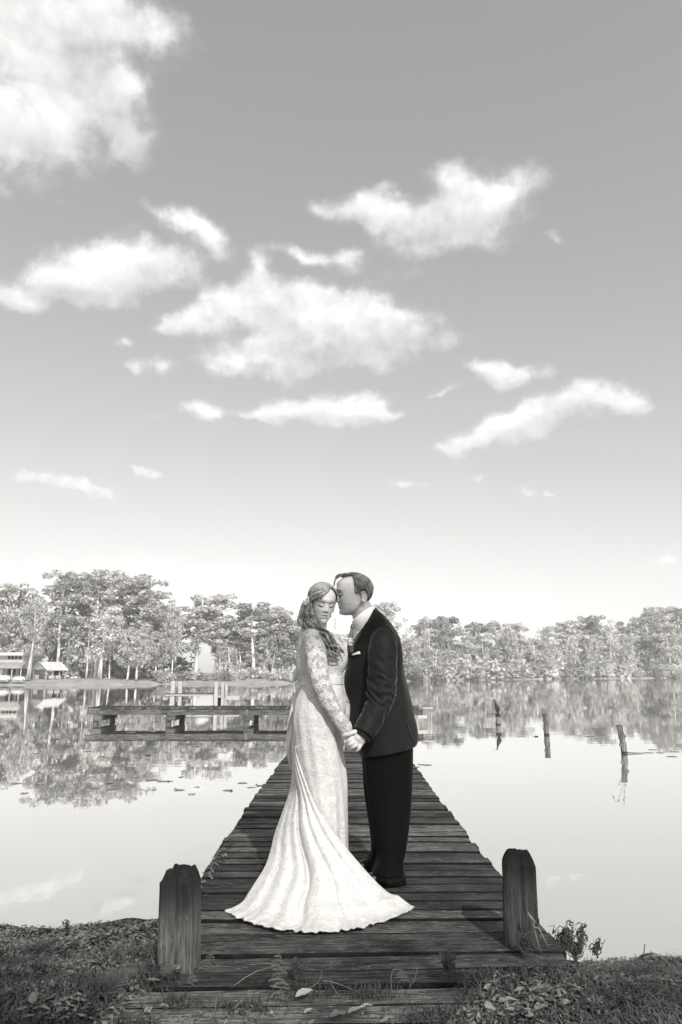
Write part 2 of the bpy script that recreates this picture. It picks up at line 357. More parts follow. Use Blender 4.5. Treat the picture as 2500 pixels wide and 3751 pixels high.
# ------------------------------------------------------------------ the dock
dock = empty('dock', (0, 0, 0), 'long weathered wooden dock running out to a T-shaped end in the lake', 'dock')
def plank_mesh(name, L_, w, t, seed, seg=7, wob=.004):
    rnd = random.Random(seed); v = []; f = []
    e0, e1 = rnd.uniform(-.012, .012), rnd.uniform(-.012, .012)
    for i in range(seg + 1):
        x = -L_ / 2 + L_ * i / seg + (e0 if i == 0 else e1 if i == seg else 0)
        a = rnd.uniform(-wob, wob); b = rnd.uniform(-wob, wob); c = .009; zz = rnd.uniform(-.0015, .0015)
        v += [(x, -w / 2 + a, -t), (x, -w / 2 + a, -c), (x, -w / 2 + a + c, zz), (x, w / 2 + b - c, zz), (x, w / 2 + b, -c), (x, w / 2 + b, -t)]
    for i in range(seg):
        for j in range(5): f.append((i * 6 + j, i * 6 + j + 1, (i + 1) * 6 + j + 1, (i + 1) * 6 + j)[::-1])
    f.append(tuple(range(6))); f.append(tuple(seg * 6 + j for j in range(6))[::-1])
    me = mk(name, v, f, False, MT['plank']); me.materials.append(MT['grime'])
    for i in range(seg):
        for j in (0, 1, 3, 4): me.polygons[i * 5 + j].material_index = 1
    return me
XL, XR = -.84, .975; XC, XW = (XL + XR) / 2, XR - XL
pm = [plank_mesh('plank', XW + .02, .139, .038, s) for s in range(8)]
def add_plank(me, x, y, z, rz=0, rx=0, sy=1):
    o = link('plank', me, dock); o.location = (x, y, z); o.rotation_euler = (rx, random.uniform(-.004, .004), rz); o.scale = (1, sy, 1); return o
seams = [2.44, 2.60, 2.745, 2.90, 3.055, 3.205, 3.37, 3.62, 3.80, 3.945]
for i in range(len(seams) - 1):
    w = seams[i + 1] - seams[i]; k = .065 if seams[i] < 3.5 else .04
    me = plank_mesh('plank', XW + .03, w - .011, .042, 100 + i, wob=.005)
    add_plank(me, XC + random.uniform(-.01, .01), (seams[i] + seams[i + 1]) / 2 + .0, -.006 * (i % 2), rz=k * .5)
y = 4.02; n = 0
YE = 26.6
while y < YE - .1:
    wd = .137
    add_plank(random.choice(pm), XC + random.uniform(-.011, .011) + .015 * math.sin(y * .7), y + random.uniform(-.003, .003), random.uniform(-.006, .003), rz=random.uniform(-.006, .006) + .012 * math.exp(-(y - 4)), rx=random.uniform(-.012, .012))
    y += .149; n += 1
# T-shaped end
T0, T1 = 25.3, 26.9; TL, TR = PX(330, 2590, 25.6)[0], PX(1546, 2590, 25.6)[0]
tm = [plank_mesh('plank', 1.55, .137, .045, 300 + s, seg=3) for s in range(3)]
x = TL + .07; nt_ = 0
while x < TR - .05:
    o = link('plank', random.choice(tm), dock); o.location = (x, (T0 + T1) / 2 + random.uniform(-.03, .03), random.uniform(.0, .012) + .012); o.rotation_euler = (0, 0, R(90) + random.uniform(-.01, .01)); x += .15; nt_ += 1
def part(mb, name, mat, parent, **k): return mb.build(name, mat, parent, **k)
for yy in (T0 + .06, T1 - .08):   # fascia boards along the T
    b = MB(); mid = PX(600, 2600, 25.6)[0]
    b.box(((TL + mid) / 2, yy, -.135), (mid - TL, .05, .185)); part(b, 'fascia_board', MT['beam'], dock)
    b = MB(); b.box(((TR + mid) / 2 + .01, yy, -.145), (TR - mid, .05, .185)); part(b, 'fascia_board', MT['beam'], dock)
for sx_ in (XL + .1, XC, XR - .1):
    b = MB(); b.box((sx_, (2.5 + T0) / 2, -.13), (.05, T0 - 2.5, .16)); part(b, 'stringer', MT['beam'], dock)
def pile(x, y, r, zt, parent=dock, name='pile', mat='pile', zb=-2.0, lean=0):
    b = MB(); k = 6
    b.tube([(x + lean * i / k, y, zb + (zt - zb) * i / k) for i in range(k + 1)], [r * random.uniform(.94, 1.06) for i in range(k + 1)], 10, jit=.04)
    return part(b, name, MT[mat], parent)
for px in (352, 617, 900, 1190, 1480):
    cx = PX(px + 18, 2620, 25.6)[0]
    for yy in (T0 + .12, T1 - .2): pile(cx - .1 if yy < 26 else cx + .08, yy, .1, -.05)
    b = MB(); b.box((cx, (T0 + T1) / 2, -.33), (.32, T1 - T0 + .1, .18)); part(b, 'cross_beam', MT['beam'], dock)
yy = 5.6
while yy < 25:
    for xx in (XL + .05, XR - .05): pile(xx, yy, .075, -.06)
    b = MB(); b.box((XC, yy, -.28), (XW - .1, .06, .15)); part(b, 'cross_beam', MT['beam'], dock)
    yy += 3.2
# pale cleat and rail ends at the right end of the T
b = MB(); b.box((TR + .12, 25.5, -.0), (.5, .35, .05)); part(b, 'end_board', MT['palewood'], dock)
b = MB(); b.box((TR - .02, 25.45, -.3), (.35, .2, .12)); part(b, 'end_board', MT['palewood'], dock)

# landing sill and the two corner posts
b = MB(); b.box((-.88, 3.46, -.13), (.22, .07, .10), rz=.05); tagp(b.build('timber_sill', MT['beam'], None), 'dark low timber lying in the grass left of the left post', 'timber')
def corner_post(loc, w, h, rz, lean, mat, label, seed, chips):
    rnd = random.Random(seed); k = 12; nseg = 9; v = []; f = []
    # rounded-square section, vertical check cracks, bevelled top
    sec = []
    c = .16 * w
    for (sx, sy, cor) in ((-1, -1, 0), (1, -1, 1), (1, 1, 2), (-1, 1, 3)):
        nx = [(-1, 0), (0, -1), (1, 0), (0, 1)]
    side = 7
    pts = []
    for s_ in range(4):
        for i in range(side):
            t = -1 + 2 * (i + .5) / side * .94 + .06
            pts.append((s_, t))
    def P(s_, t, hw):
        if s_ == 0: return (t * hw, -hw)
        if s_ == 1: return (hw, t * hw)
        if s_ == 2: return (-t * hw, hw)
        return (-hw, -t * hw)
    crack = {i: 0 for i in range(len(pts))}
    crack[3] = .010; crack[side + 2] = .008; crack[5] = .004
    levels = [(-.5, 1), (-.02, 1), (.1, 1.0), (.2, .99), (h * .6, .985), (h * .8, .98), (h - .048, .975), (h - .024, .84), (h - .003, .68), (h, .6)]
    for li, (z, s) in enumerate(levels):
        for i, (s_, t) in enumerate(pts):
            x, y = P(s_, t, w / 2)
            cr = crack[i] if li < 8 else crack[i] * .5
            l = math.hypot(x, y); x *= s * (1 - cr / l); y *= s * (1 - cr / l)
            jz = rnd.uniform(-.007, .007) * chips if li > 5 else 0
            v.append((x + rnd.uniform(-.0012, .0012), y + rnd.uniform(-.0012, .0012), z + jz))
    n_ = len(pts)
    for li in range(len(levels) - 1):
        for i in range(n_): f.append((li * n_ + i, li * n_ + (i + 1) % n_, (li + 1) * n_ + (i + 1) % n_, (li + 1) * n_ + i))
    v.append((0, 0, h + .002)); b0 = (len(levels) - 1) * n_
    for i in range(n_): f.append((b0 + i, b0 + (i + 1) % n_, len(v) - 1))
    me = mk('wooden_post', v, f, False, MT[mat])
    o = link('wooden_post', me, None, loc=loc, rot=(lean[0], lean[1], rz)); return tagp(o, label, 'post', 'corner posts of the dock')
lp = PX(654, 3560, 3.25)
corner_post((lp[0], 3.26, 0), .149, .372, R(-7), (0, R(-2.0)), 'post', 'left weathered square post with dark mould streaks below its chipped top', 3, 1.4)
corner_post((.825, 3.50, 0), .148, .385, R(-9), (0, R(1.5)), 'post2', 'right dark square post with sloping top corners beside the tangled weeds', 5, .5)

# knot disc of fungus at the foot of the left post
fg = PX(652, 3543, 3.165); b = MB(); b.tube([(fg[0], 3.15, fg[2]), (fg[0], 3.168, fg[2])], [.017, .012], 12)
tagp(b.build('fungus', MT['litter'], None, True), 'small round dark bracket fungus at the foot of the left post', 'fungus')

# ------------------------------------------------------------------ far left jetty
jet = empty('jetty', tuple(PX(745, 2560, 40)[:2]) + (0,), 'pale broken jetty standing in the lake beyond the T-shaped dock end', 'jetty')
def lj(px, py, Y=40.0):
    p = PX(px, py, Y); return p[0] - jet.location[0], Y - jet.location[1], p[2]
def jbox(px0, px1, py0, py1, name, mat, Y=40.0, dy=1.4):
    a = lj(px0, py0, Y); c = lj(px1, py1, Y); b = MB()
    b.box(((a[0] + c[0]) / 2, a[1] + dy / 2, (a[2] + c[2]) / 2), (abs(c[0] - a[0]), dy, abs(a[2] - c[2])), rz=random.uniform(-.01, .01)); b.build(name, MT[mat], jet)
jbox(607, 786, 2540, 2543.5, 'deck', 'beam'); jbox(607, 790, 2544, 2549, 'fascia_board', 'palewood', 39.95, .05)
jbox(790, 832, 2546, 2556, 'deck', 'palewood', 39.9); jbox(828, 878, 2549, 2564, 'lower_deck', 'palewood', 39.6, 1.2)
for (a0, a1, t, m) in ((628, 637, 2494, 'palewood'), (655, 663, 2496, 'palewood'), (788, 796, 2497, 'palewood'), (813, 819, 2499, 'palewood'), (826, 832, 2505, 'palewood')):
    jbox(a0, a1, t, 2600, 'post', m, 40.0 if a0 < 700 else 39.7, .18)
for (a0, a1) in ((650, 660), (800, 812), (802, 818)): jbox(a0, a1, 2551, 2600, 'pile', 'dark', 40.9, .2)

# ------------------------------------------------------------------ pilings in the water, right
def piling(px, pyw, top, w, lean_px, label, knots):
    p = PZ(px, pyw, WATER); t = PX(top[0], top[1], p[1]); root = empty('piling', (p[0], p[1], WATER), label, 'piling', 'old pilings standing in the water')
    b = MB(); k = 9; dx = t[0] - p[0]; h = t[2] - WATER
    rnd = random.Random(int(px))
    pts = [(dx * (i / k) + rnd.uniform(-.006, .006) - dx * .8 * (0 if i else 0), 0, h * i / k) for i in range(k + 1)]
    pts = [(-dx * .4, 0, -.6)] + pts
    b.tube(pts, [w / 2 * rnd.uniform(.92, 1.08) for _ in pts], 12, jit=.07); b.build('shaft', MT['pile_pale' if px < 1900 else 'pile'], root, True)
    for (kz, s) in knots:
        b = MB(); x0 = dx * kz; b.tube([(x0 + s * w * .3, -.02, h * kz - .02), (x0 + s * w * .62, -.03, h * kz), (x0 + s * w * .5, -.02, h * kz + .05)], [.03, .028, .012], 7); b.build('knot', MT['pile'], root, True)
    b = MB(); b.tube([(0, 0, -.01), (.0, 0, .045)], w / 2 * 1.08, 14); b.build('wet_band', MT['dark'], root, True)
    if px < 1900: b = MB(); b.tube([(dx, 0, h - .10), (dx, 0, h + .01)], [w / 2 * 1.1, w / 2 * 1.16], 14, jit=.08); b.build('dark_cap', MT['dark'], root, True)
    return root, p, t
r1, p1, t1 = piling(1826, 2655, (1824, 2615), .165, 0, 'short piling with a black cormorant perched on top', [(.95, 1)])
r2, p2, t2 = piling(2004, 2693, (1998, 2613), .15, 0, 'bare upright piling with knots, middle of the three', [(.68, -1), (.3, -1)])
r3, p3, t3 = piling(2288, 2760, (2270, 2656), .128, 0, 'leaning dark piling with thin weeds growing from its top', [(.6, 1), (.3, -1)])
b = MB(); b.tube([(.05, 0, .02), (.25, -.02, .012), (.42, -.02, .01)], [.012, .01, .006], 6); b.build('stub_branch', MT['pile'], r3)

# weeds on the leaning piling
wr = empty('weed_sprig', (t3[0], t3[1], t3[2]), 'thin dry weed stems sprouting from the leaning piling', 'weed')
b = MB(); b2 = MB()
S_ = 1.0 / 161.0
for (pts) in ([(0, 0), (-4, -30), (-8, -60)], [(-4, 0), (-18, -40), (-26, -58), (-36, -66), (-44, -52)], [(2, 0), (-2, -25), (-4, -50), (-8, -78)], [(-6, 0), (-14, -30), (-30, -60), (-42, -60), (-46, -48)], [(0, 0), (3, -10)], [(-8, 20), (-16, 5), (-20, -8)]):
    P_ = [(a * S_, random.uniform(-.02, .02), -c * S_) for a, c in pts]; b.tube(P_, .0022, 4)
    e = P_[-1]; b2.tube([e, (e[0] - .01, e[1], e[2] - .03)], [.014, .004], 5)
    e = P_[len(P_) // 2]; b2.tube([e, (e[0] + .01, e[1], e[2] + .03)], [.01, .004], 5)
b.build('stem', MT['weed'], wr); b2.build('seed_head', MT['weed'], wr)

# ------------------------------------------------------------------ cormorant
def cormorant():
    root = empty('cormorant', (t1[0], t1[1], t1[2]), 'black cormorant with a curved neck perched on the short piling', 'bird')
    s = 1 / 98.0  # metres per photo pixel at that distance
    b = MB()
    def B(a, c): return (a * s, 0, c * s)
    # photo offsets from piling top (1824,2615): tail .. body .. neck .. head
    path = [(-1, -2), (0, 3), (0, 8), (-1, 15), (-2, 22), (-4, 29), (-6, 34), (-7, 38), (-7.5, 42), (-9, 45.5), (-11.5, 46.8)]
    rad = [1.5, 3.2, 5.2, 6.6, 6.8, 5.4, 3.2, 2.4, 2.2, 2.6, 2.0]
    b.tube([B(*p) for p in path], [r * s for r in rad], 12); o = b.build('body', MT['bird'], root, True)
    m = o.modifiers.new('s', 'SUBSURF'); m.levels = 1; m.render_levels = 1
    b = MB(); b.tube([B(-11, 46.4), B(-15.5, 46.0), B(-19, 44.6)], [1.5 * s, 1.0 * s, .4 * s], 6); b.build('beak', MT['bird'], root)
    for sx in (-1, 1):
        b = MB(); b.tube([(sx * .02, -.0, .0), (sx * .022, 0, .05)], .009, 6); b.box((sx * .022, -.02, .004), (.03, .06, .008)); b.build('foot', MT['bird'], root)
        b = MB(); b.tube([(sx * .045 - .02, -.03, .25), (sx * .055, -.03, .16), (sx * .03, -.01, .04)], [.022, .03, .008], 8); b.build('wing', MT['bird'], root, True)
    b = MB(); b.box((.01, .03, -.01), (.05, .015, .12), rx=.35); b.build('tail', MT['bird'], root)
cormorant()
# ------------------------------------------------------------------ trees of the far shore
def leafcloud(centers, radii, n_per, size, rng, flat=.6, droop=0.0):
    """many leaf-spray quads spread through ellipsoidal clumps"""
    V = []; 
    for c, r in zip(centers, radii):
        n = max(4, int(n_per * (r / 1.2) ** 2))
        u = rng.normal(size=(n, 3)); u /= np.linalg.norm(u, axis=1)[:, None]
        rr = rng.uniform(.35, 1.0, size=(n, 1)) ** .5
        p = c + u * rr * np.array([r, r, r * flat])
        V.append(p)
    P = np.concatenate(V); n = len(P)
    a = rng.normal(size=(n, 3)); a[:, 2] *= .6; a /= np.linalg.norm(a, axis=1)[:, None]
    t = rng.normal(size=(n, 3)); b_ = np.cross(a, t); b_ /= np.linalg.norm(b_, axis=1)[:, None]
    s = size * rng.uniform(.5, 1.3, size=(n, 1))
    if droop: b_ = b_ * (1 - droop) + np.array([0, 0, -1]) * droop * rng.uniform(.5, 2.0, size=(n, 1))
    v = np.stack([P - a * s * .5 - b_ * s * .6, P + a * s * .5 - b_ * s * .35, P + a * s * .35 + b_ * s * .6, P - a * s * .55 + b_ * s * .3], axis=1).reshape(-1, 3)
    f = np.arange(n * 4).reshape(-1, 4)
    return v, f
def tree_proto(kind, seed, H=20.0):
    rnd = random.Random(seed); rng = np.random.default_rng(seed)
    tb = MB(); cs = []; rs = []
    lean = rnd.uniform(-.05, .05) * H
    def trunk(t, l=lean): return Vector((l * t * t + .25 * math.sin(t * 5 + seed), .2 * math.cos(t * 4 + seed), H * t))
    if kind == 'pine':
        cb = rnd.uniform(.36, .5); CR = H * rnd.uniform(.16, .2)
        tb.tube([trunk(i / 9) for i in range(10)], [H * .02 * (1 - .75 * (i / 9)) for i in range(10)], 7)
        for i in range(rnd.randint(26, 31)):
            t = cb + (1 - cb) * (i / 30) ** .7; t = min(t, .97)
            prof = CR * (.55 + .6 * math.sin(math.pi * min(1, ((t - cb) / (1 - cb)) * .8 + .15)))
            a = rnd.uniform(0, 6.28); l = prof * rnd.uniform(.35, 1.0)
            p0 = trunk(t - .03); p1 = Vector((p0.x + math.cos(a) * l, p0.y + math.sin(a) * l, H * (t + rnd.uniform(-.01, .05))))
            tb.tube([p0, (p0 + p1) / 2 + Vector((0, 0, -.15)), p1], [.1, .07, .03], 4, False)
            for k in range(rnd.randint(2, 3)):
                cs.append(np.array(p1) + rng.normal(size=3) * (.7, .7, .35)); rs.append(rnd.uniform(.7, 1.35))
            if rnd.random() < .5: cs.append(np.array((p0 + p1) / 2) + rng.normal(size=3) * .4); rs.append(rnd.uniform(.6, 1.0))
        v, f = leafcloud(cs, rs, 55, .42, rng, .6)
    elif kind == 'oak':
        CR = H * rnd.uniform(.26, .32)
        tb.tube([trunk(i / 6 * .5) for i in range(7)], [H * .022 * (1 - .4 * (i / 6)) for i in range(7)], 8)
        for i in range(rnd.randint(34, 40)):
            t = rnd.uniform(.32, .96); prof = CR * math.sin(math.pi * (.12 + .76 * (1 - abs(t - .6) / .42 * .75))) if 0 else CR * (1 - ((t - .58) / .46) ** 2) ** .5 if abs(t - .58) < .455 else CR * .2
            a = rnd.uniform(0, 6.28); l = prof * rnd.uniform(.3, 1.0)
            p0 = trunk(min(.5, t * .7)); p1 = Vector((p0.x + math.cos(a) * l, p0.y + math.sin(a) * l, H * t))
            tb.tube([p0, (p0 + p1) / 2 + Vector((0, 0, .4)), p1], [.16, .09, .03], 4, False)
            for k in range(3): cs.append(np.array(p1) + rng.normal(size=3) * (1.0, 1.0, .6)); rs.append(rnd.uniform(.8, 1.6))
        v, f = leafcloud(cs, rs, 40, .48, rng, .7)
        # hanging moss
        mc = [c - np.array([0, 0, 1.2]) for c in cs[::4]]
        v2, f2 = leafcloud(mc, [.8] * len(mc), 22, .7, rng, 1.2, droop=.8)
        f = np.concatenate([f, f2 + len(v)]); v = np.concatenate([v, v2])
    else:  # slender: thin trunks with light, drooping, mossy foliage
        n = rnd.choice((1, 1, 2)); CR = H * .15
        for q_ in range(n):
            l2 = rnd.uniform(-.1, .1) * H; o = rnd.uniform(-.5, .5)
            def tk(t): return Vector((o + l2 * t * t + .3 * math.sin(t * 6 + q_ * 2 + seed), .2 * math.cos(t * 4), H * t))
            tb.tube([tk(i / 8) for i in range(9)], [H * .016 * (1 - .8 * (i / 8)) for i in range(9)], 6)
            for i in range(16):
                t = rnd.uniform(.34, 1.0); a = rnd.uniform(0, 6.28); l = CR * rnd.uniform(.2, 1.0) * (1.15 - abs(t - .7))
                p0 = tk(t - .06); p1 = Vector((p0.x + math.cos(a) * l, p0.y + math.sin(a) * l, H * t))
                tb.tube([p0, p1], [.07, .03], 3, False)
                for k in range(2): cs.append(np.array(p1) + rng.normal(size=3) * (.6, .6, .5)); rs.append(rnd.uniform(.55, 1.1))
        v, f = leafcloud(cs, rs, 46, .4, rng, 1.0, droop=.35)
    return tb.mesh('trunk', MT['trunk'], True), v, f, kind
PR = {}
for kind, ns in (('pine', 5), ('oak', 3), ('slender', 4)):
    PR[kind] = []
    for s in range(ns):
        t, v, f, k = tree_proto(kind, 11 * s + len(kind))
        PR[kind].append((t, mk('crown', v, f, False, MT['crown' if kind != 'slender' else 'crownlight'])))
def tree(kind, x, y, z, H, width=1.0, label='', group=None, seed=0, ry=0):
    rnd = random.Random(seed * 7 + 1)
    t, c = PR[kind][seed % len(PR[kind])]
    nm = {'pine': 'pine_tree', 'oak': 'oak_tree', 'slender': 'slender_tree'}[kind]
    o = empty(nm, (x, y, z), label, 'tree', group, rz=rnd.uniform(0, 6.28))
    o.scale = (H / 20 * width, H / 20 * width, H / 20)
    if ry: o.rotation_euler = (0, ry, 0)
    link('trunk', t, o); link('crown', c, o); return o
def tree_at(kind, px, toppy, d, hw, label, group=None, seed=0, ry=0):
    D = shoreD(px) + d; top = PX(px, toppy, D); r = ray(px, 2467); x = r[0] / r[1] * D
    base = .3 if d < 20 else .7; H = top[2] - base
    natural = {'pine': .19, 'oak': .32, 'slender': .16}[kind] * H
    wm = 1.12 * hw / FPX * D
    return tree(kind, x, D, base - .1, H, wm / natural, label, group, seed, ry)
ITEMS = []
ORD = ['first', 'second', 'third', 'fourth', 'fifth', 'sixth', 'seventh', 'eighth', 'ninth', 'tenth', 'eleventh', 'twelfth']
# the tall crowns that shape the skyline: kind, photo x, top y, metres behind the shore, half width px, label
SKY = [
 ('oak', 25, 2135, 22, 95, 'broad dark-crowned oak at the far left edge behind the house'),
 ('slender', 110, 2190, 4, 45, 'slender tree leaning over the roof between house and gazebo'),
 ('pine', 205, 2108, 14, 62, 'pine with a lobed crown standing above the gazebo'),
 ('pine', 292, 2125, 20, 50, 'pine with a small dark head just right of the gazebo'),
 ('pine', 345, 2100, 12, 75, 'tallest pine of the left grove with a rounded top'),
 ('oak', 400, 2140, 22, 90, 'dense oak filling the middle of the left grove'),
 ('pine', 442, 2113, 15, 70, 'flat-topped pine right of the tallest one'),
 ('pine', 508, 2128, 10, 72, 'dome-crowned pine with a bright trunk leaning right'),
 ('oak', 560, 2205, 20, 75, 'rounded oak sloping down at the right of the left grove'),
 ('slender', 590, 2200, 8, 45, 'slender tree with a bent base at the end of the left grove'),
 ('slender', 640, 2290, 14, 50, 'low pale tree in the bright gap beyond the left grove'),
 ('pine', 722, 2196, 8, 72, 'pine left of the pale gap trunks with an umbrella crown'),
 ('pine', 790, 2190, 10, 75, 'pine with a long pale trunk right of the bright gap'),
 ('oak', 835, 2260, 18, 60, 'mid-height oak between the two inland pine groups'),
 ('pine', 925, 2217, 9, 70, 'dark round-headed pine left of the bride'),
 ('pine', 985, 2222, 14, 66, 'broad pine whose crown touches the bride\'s side of the sky'),
 ('pine', 1045, 2250, 10, 60, 'lower pine half hidden at the bride\'s shoulder'),
 ('oak', 1090, 2300, 14, 60, 'bushy oak right behind the bride\'s veil of curls'),
 ('slender', 1270, 2330, 12, 55, 'pale tree seen between the faces and the groom\'s chest'),
 ('pine', 1415, 2214, 12, 42, 'tall thin pine just right of the groom\'s shoulder'),
 ('slender', 1462, 2262, 10, 34, 'small feathery tree beside the tall thin pine'),
 ('pine', 1556, 2268, 14, 42, 'first round-crowned pine of the right wood'),
 ('pine', 1604, 2276, 10, 38, 'dark small pine beside the first round crown'),
 ('pine', 1652, 2263, 16, 42, 'open-crowned pine showing pale sky through it'),
 ('slender', 1702, 2275, 12, 36, 'feathery tree between two pines of the right wood'),
 ('pine', 1753, 2277, 14, 42, 'flat dark pine behind the cormorant piling'),
 ('pine', 1830, 2280, 16, 46, 'pale broad pine above the middle piling'),
 ('pine', 1898, 2290, 12, 38, 'dark-headed pine at the left of the skyline dip'),
 ('slender', 1950, 2325, 12, 36, 'short tree in the dip of the right skyline'),
 ('slender', 2008, 2303, 12, 34, 'thin pale tree rising from the skyline dip'),
 ('pine', 2085, 2274, 14, 55, 'wide umbrella pine right of the skyline dip'),
 ('pine', 2140, 2276, 18, 45, 'pine tucked behind the wide umbrella pine'),
 ('pine', 2178, 2264, 12, 42, 'pointed dark pine between two wide ones'),
 ('slender', 2243, 2275, 12, 36, 'bare-limbed tree with a bright fork'),
 ('pine', 2305, 2282, 14, 32, 'small-headed pine with an open top near the right'),
 ('pine', 2350, 2315, 12, 34, 'low pine before the tall right-edge pines'),
 ('pine', 2390, 2237, 8, 50, 'tall pine with a long bare white trunk near the right edge'),
 ('pine', 2445, 2232, 12, 44, 'second tall pine close to the right edge'),
 ('pine', 2500, 2232, 14, 48, 'dark pine cut by the right edge of the photo'),
]
for i, (k, px, ty, d, hw, lab) in enumerate(SKY):
    tree_at(k, px, ty, d, hw, lab, seed=i)
# fill: mid-height trees along the shore, look-alikes
rnd = random.Random(5)
def fill(n, a, b, t0, t1, kinds, d0, d1, hw, label, group):
    for i in range(n):
        px = a + (b - a) * (i + rnd.uniform(.15, .85)) / n
        tree_at(rnd.choice(kinds), px, rnd.uniform(t0, t1), rnd.uniform(d0, d1), rnd.uniform(*hw), label, group, seed=rnd.randint(0, 99)); ITEMS.append((C.objects[-1].parent or C.objects[-1], px, label, group))
fill(18, 240, 640, 2200, 2340, ('slender', 'oak', 'slender'), 3, 18, (34, 52), 'pale-trunked tree standing in the left grove by the water', 'pale trunks of the left grove')
fill(6, 0, 240, 2230, 2330, ('slender', 'oak'), 16, 30, (40, 60), 'tree crowding behind the house and gazebo', 'trees behind the house')
fill(20, 790, 1180, 2290, 2380, ('slender', 'slender', 'oak'), 4, 18, (26, 42), 'low slender tree under the pines left of the bride', 'understorey trees left of the bride')
fill(9, 1400, 1560, 2320, 2400, ('slender', 'oak'), 4, 16, (22, 36), 'light understorey tree just right of the groom', 'understorey trees right of the groom')
fill(40, 1540, 2360, 2310, 2400, ('slender', 'oak', 'slender', 'pine'), 3, 22, (22, 38), 'understorey tree in the dense wood behind the three pilings', 'understorey trees of the right wood')
fill(12, 2340, 2560, 2270, 2370, ('slender', 'oak', 'pine'), 3, 22, (26, 40), 'tree in the dark wood at the right edge', 'trees at the right edge')
fill(10, -900, -60, 2100, 2200, ('pine', 'oak'), 8, 25, (60, 80), 'tree of the left shore beyond the photo', 'trees beyond the left edge')
fill(10, 2600, 3400, 2220, 2300, ('pine', 'oak'), 8, 25, (45, 60), 'tree of the right shore beyond the photo', 'trees beyond the right edge')

# shrubs
SP = []
for s in range(4):
    rng = np.random.default_rng(40 + s); n = 9
    cs = [np.array([rng.uniform(-1.4, 1.4), rng.uniform(-.8, .8), rng.uniform(.3, 1.5)]) for _ in range(n)]
    v, f = leafcloud(cs, [rng.uniform(.5, .95) for _ in range(n)], 90, .3, rng, .9, droop=.2)
    SP.append(mk('shrub', v, f, False, MT['shrub']))
def shrubs(n, a, b, h0, h1, d0, d1, label, group):
    for i in range(n):
        px = a + (b - a) * (i + rnd.uniform(.1, .9)) / n; p = far(px, rnd.uniform(d0, d1)); h = rnd.uniform(h0, h1) / 2.2
        o = link('shrub', rnd.choice(SP), None, loc=(p[0], p[1], .0), rot=(0, 0, rnd.uniform(0, 6.28))); o.scale = (h * 1.2, h * 1.2, h)
        tagp(o, label, 'shrub', group); ITEMS.append((o, px, label, group))
shrubs(60, 1480, 2520, 2.2, 6.2, -.3, 5, 'bushy shrub at the water line of the right wood', 'shrubs along the right shore')
shrubs(40, 1480, 2520, 5, 10, 6, 24, 'tall shrub under the pines of the right wood', 'tall shrubs in the right wood')
shrubs(14, 560, 900, 1.2, 2.4, 2.0, 6, 'low brush on the far bank behind the pale jetty', 'brush behind the jetty')
shrubs(16, 900, 1260, 1.0, 2.8, 2.0, 10, 'low shrub on the bank left of the bride', 'shrubs left of the bride')
shrubs(26, 230, 640, 2, 5.5, 12, 30, 'shrub in the shade of the left grove', 'shrubs in the left grove')
shrubs(8, 1380, 1500, 1.5, 3.0, 1, 8, 'shrub on the bank right of the groom', 'shrubs right of the groom')
shrubs(10, -10, 240, 2, 4.5, 22, 34, 'shrub behind the house and gazebo', 'shrubs behind the house')

ANCH = [(25, 'the oak at the left edge'), (110, 'the tree leaning over the roof'), (205, 'the pine above the gazebo'), (292, 'the small dark-headed pine'), (345, 'the tallest left pine'), (442, 'the flat-topped left pine'), (508, 'the dome-crowned pine'), (590, 'the bent slender tree'),
 (722, 'the umbrella pine by the bright gap'), (790, 'the long-trunked pine'), (925, 'the round-headed pine left of the bride'), (1045, 'the pine at the bride\'s shoulder'), (1150, 'the bride\'s curls'), (1415, 'the thin pine beside the groom'), (1490, 'the groom\'s elbow'), (1556, 'the first round-crowned pine'), (1604, 'the dark small pine'), (1652, 'the open-crowned pine'), (1702, 'the feathery tree'), (1753, 'the flat dark pine'), (1830, 'the pale broad pine'),
 (1898, 'the pine before the skyline dip'), (1950, 'the short tree in the dip'), (2008, 'the thin tree in the dip'), (2085, 'the wide umbrella pine'), (2178, 'the pointed dark pine'), (2243, 'the bare-limbed tree'), (2305, 'the small-headed pine'), (2350, 'the low pine near the right'), (2390, 'the tall white-trunked pine'), (2445, 'the second tall right pine'), (2500, 'the pine cut by the right edge')]
HEADS = {'pale trunks of the left grove': 'pale-trunked tree', 'trees behind the house': 'background tree', 'understorey trees left of the bride': 'low slender tree', 'understorey trees right of the groom': 'light understorey tree', 'understorey trees of the right wood': 'understorey tree', 'trees at the right edge': 'crowded tree',
 'shrubs along the right shore': 'water-line shrub', 'tall shrubs in the right wood': 'tall inland shrub', 'brush behind the jetty': 'low bank brush', 'shrubs left of the bride': 'low bank shrub', 'shrubs in the left grove': 'shaded shrub', 'shrubs right of the groom': 'bank shrub', 'shrubs behind the house': 'lawn-side shrub'}
byk = {}
for o, px, lab, grp in ITEMS:
    if grp in HEADS:
        a = min(ANCH, key=lambda q: abs(q[0] - px)); byk.setdefault((grp, a[1]), []).append((px, o))
for (grp, an), L2 in byk.items():
    L2.sort(key=lambda q: q[0])
    for i, (px, o) in enumerate(L2):
        w_ = 'only' if len(L2) == 1 else ORD[min(i, 11)] + ' from left'
        o['label'] = (HEADS[grp] + ' at ' + an) if len(L2) == 1 else (HEADS[grp] + ' at ' + an + ', ' + w_)

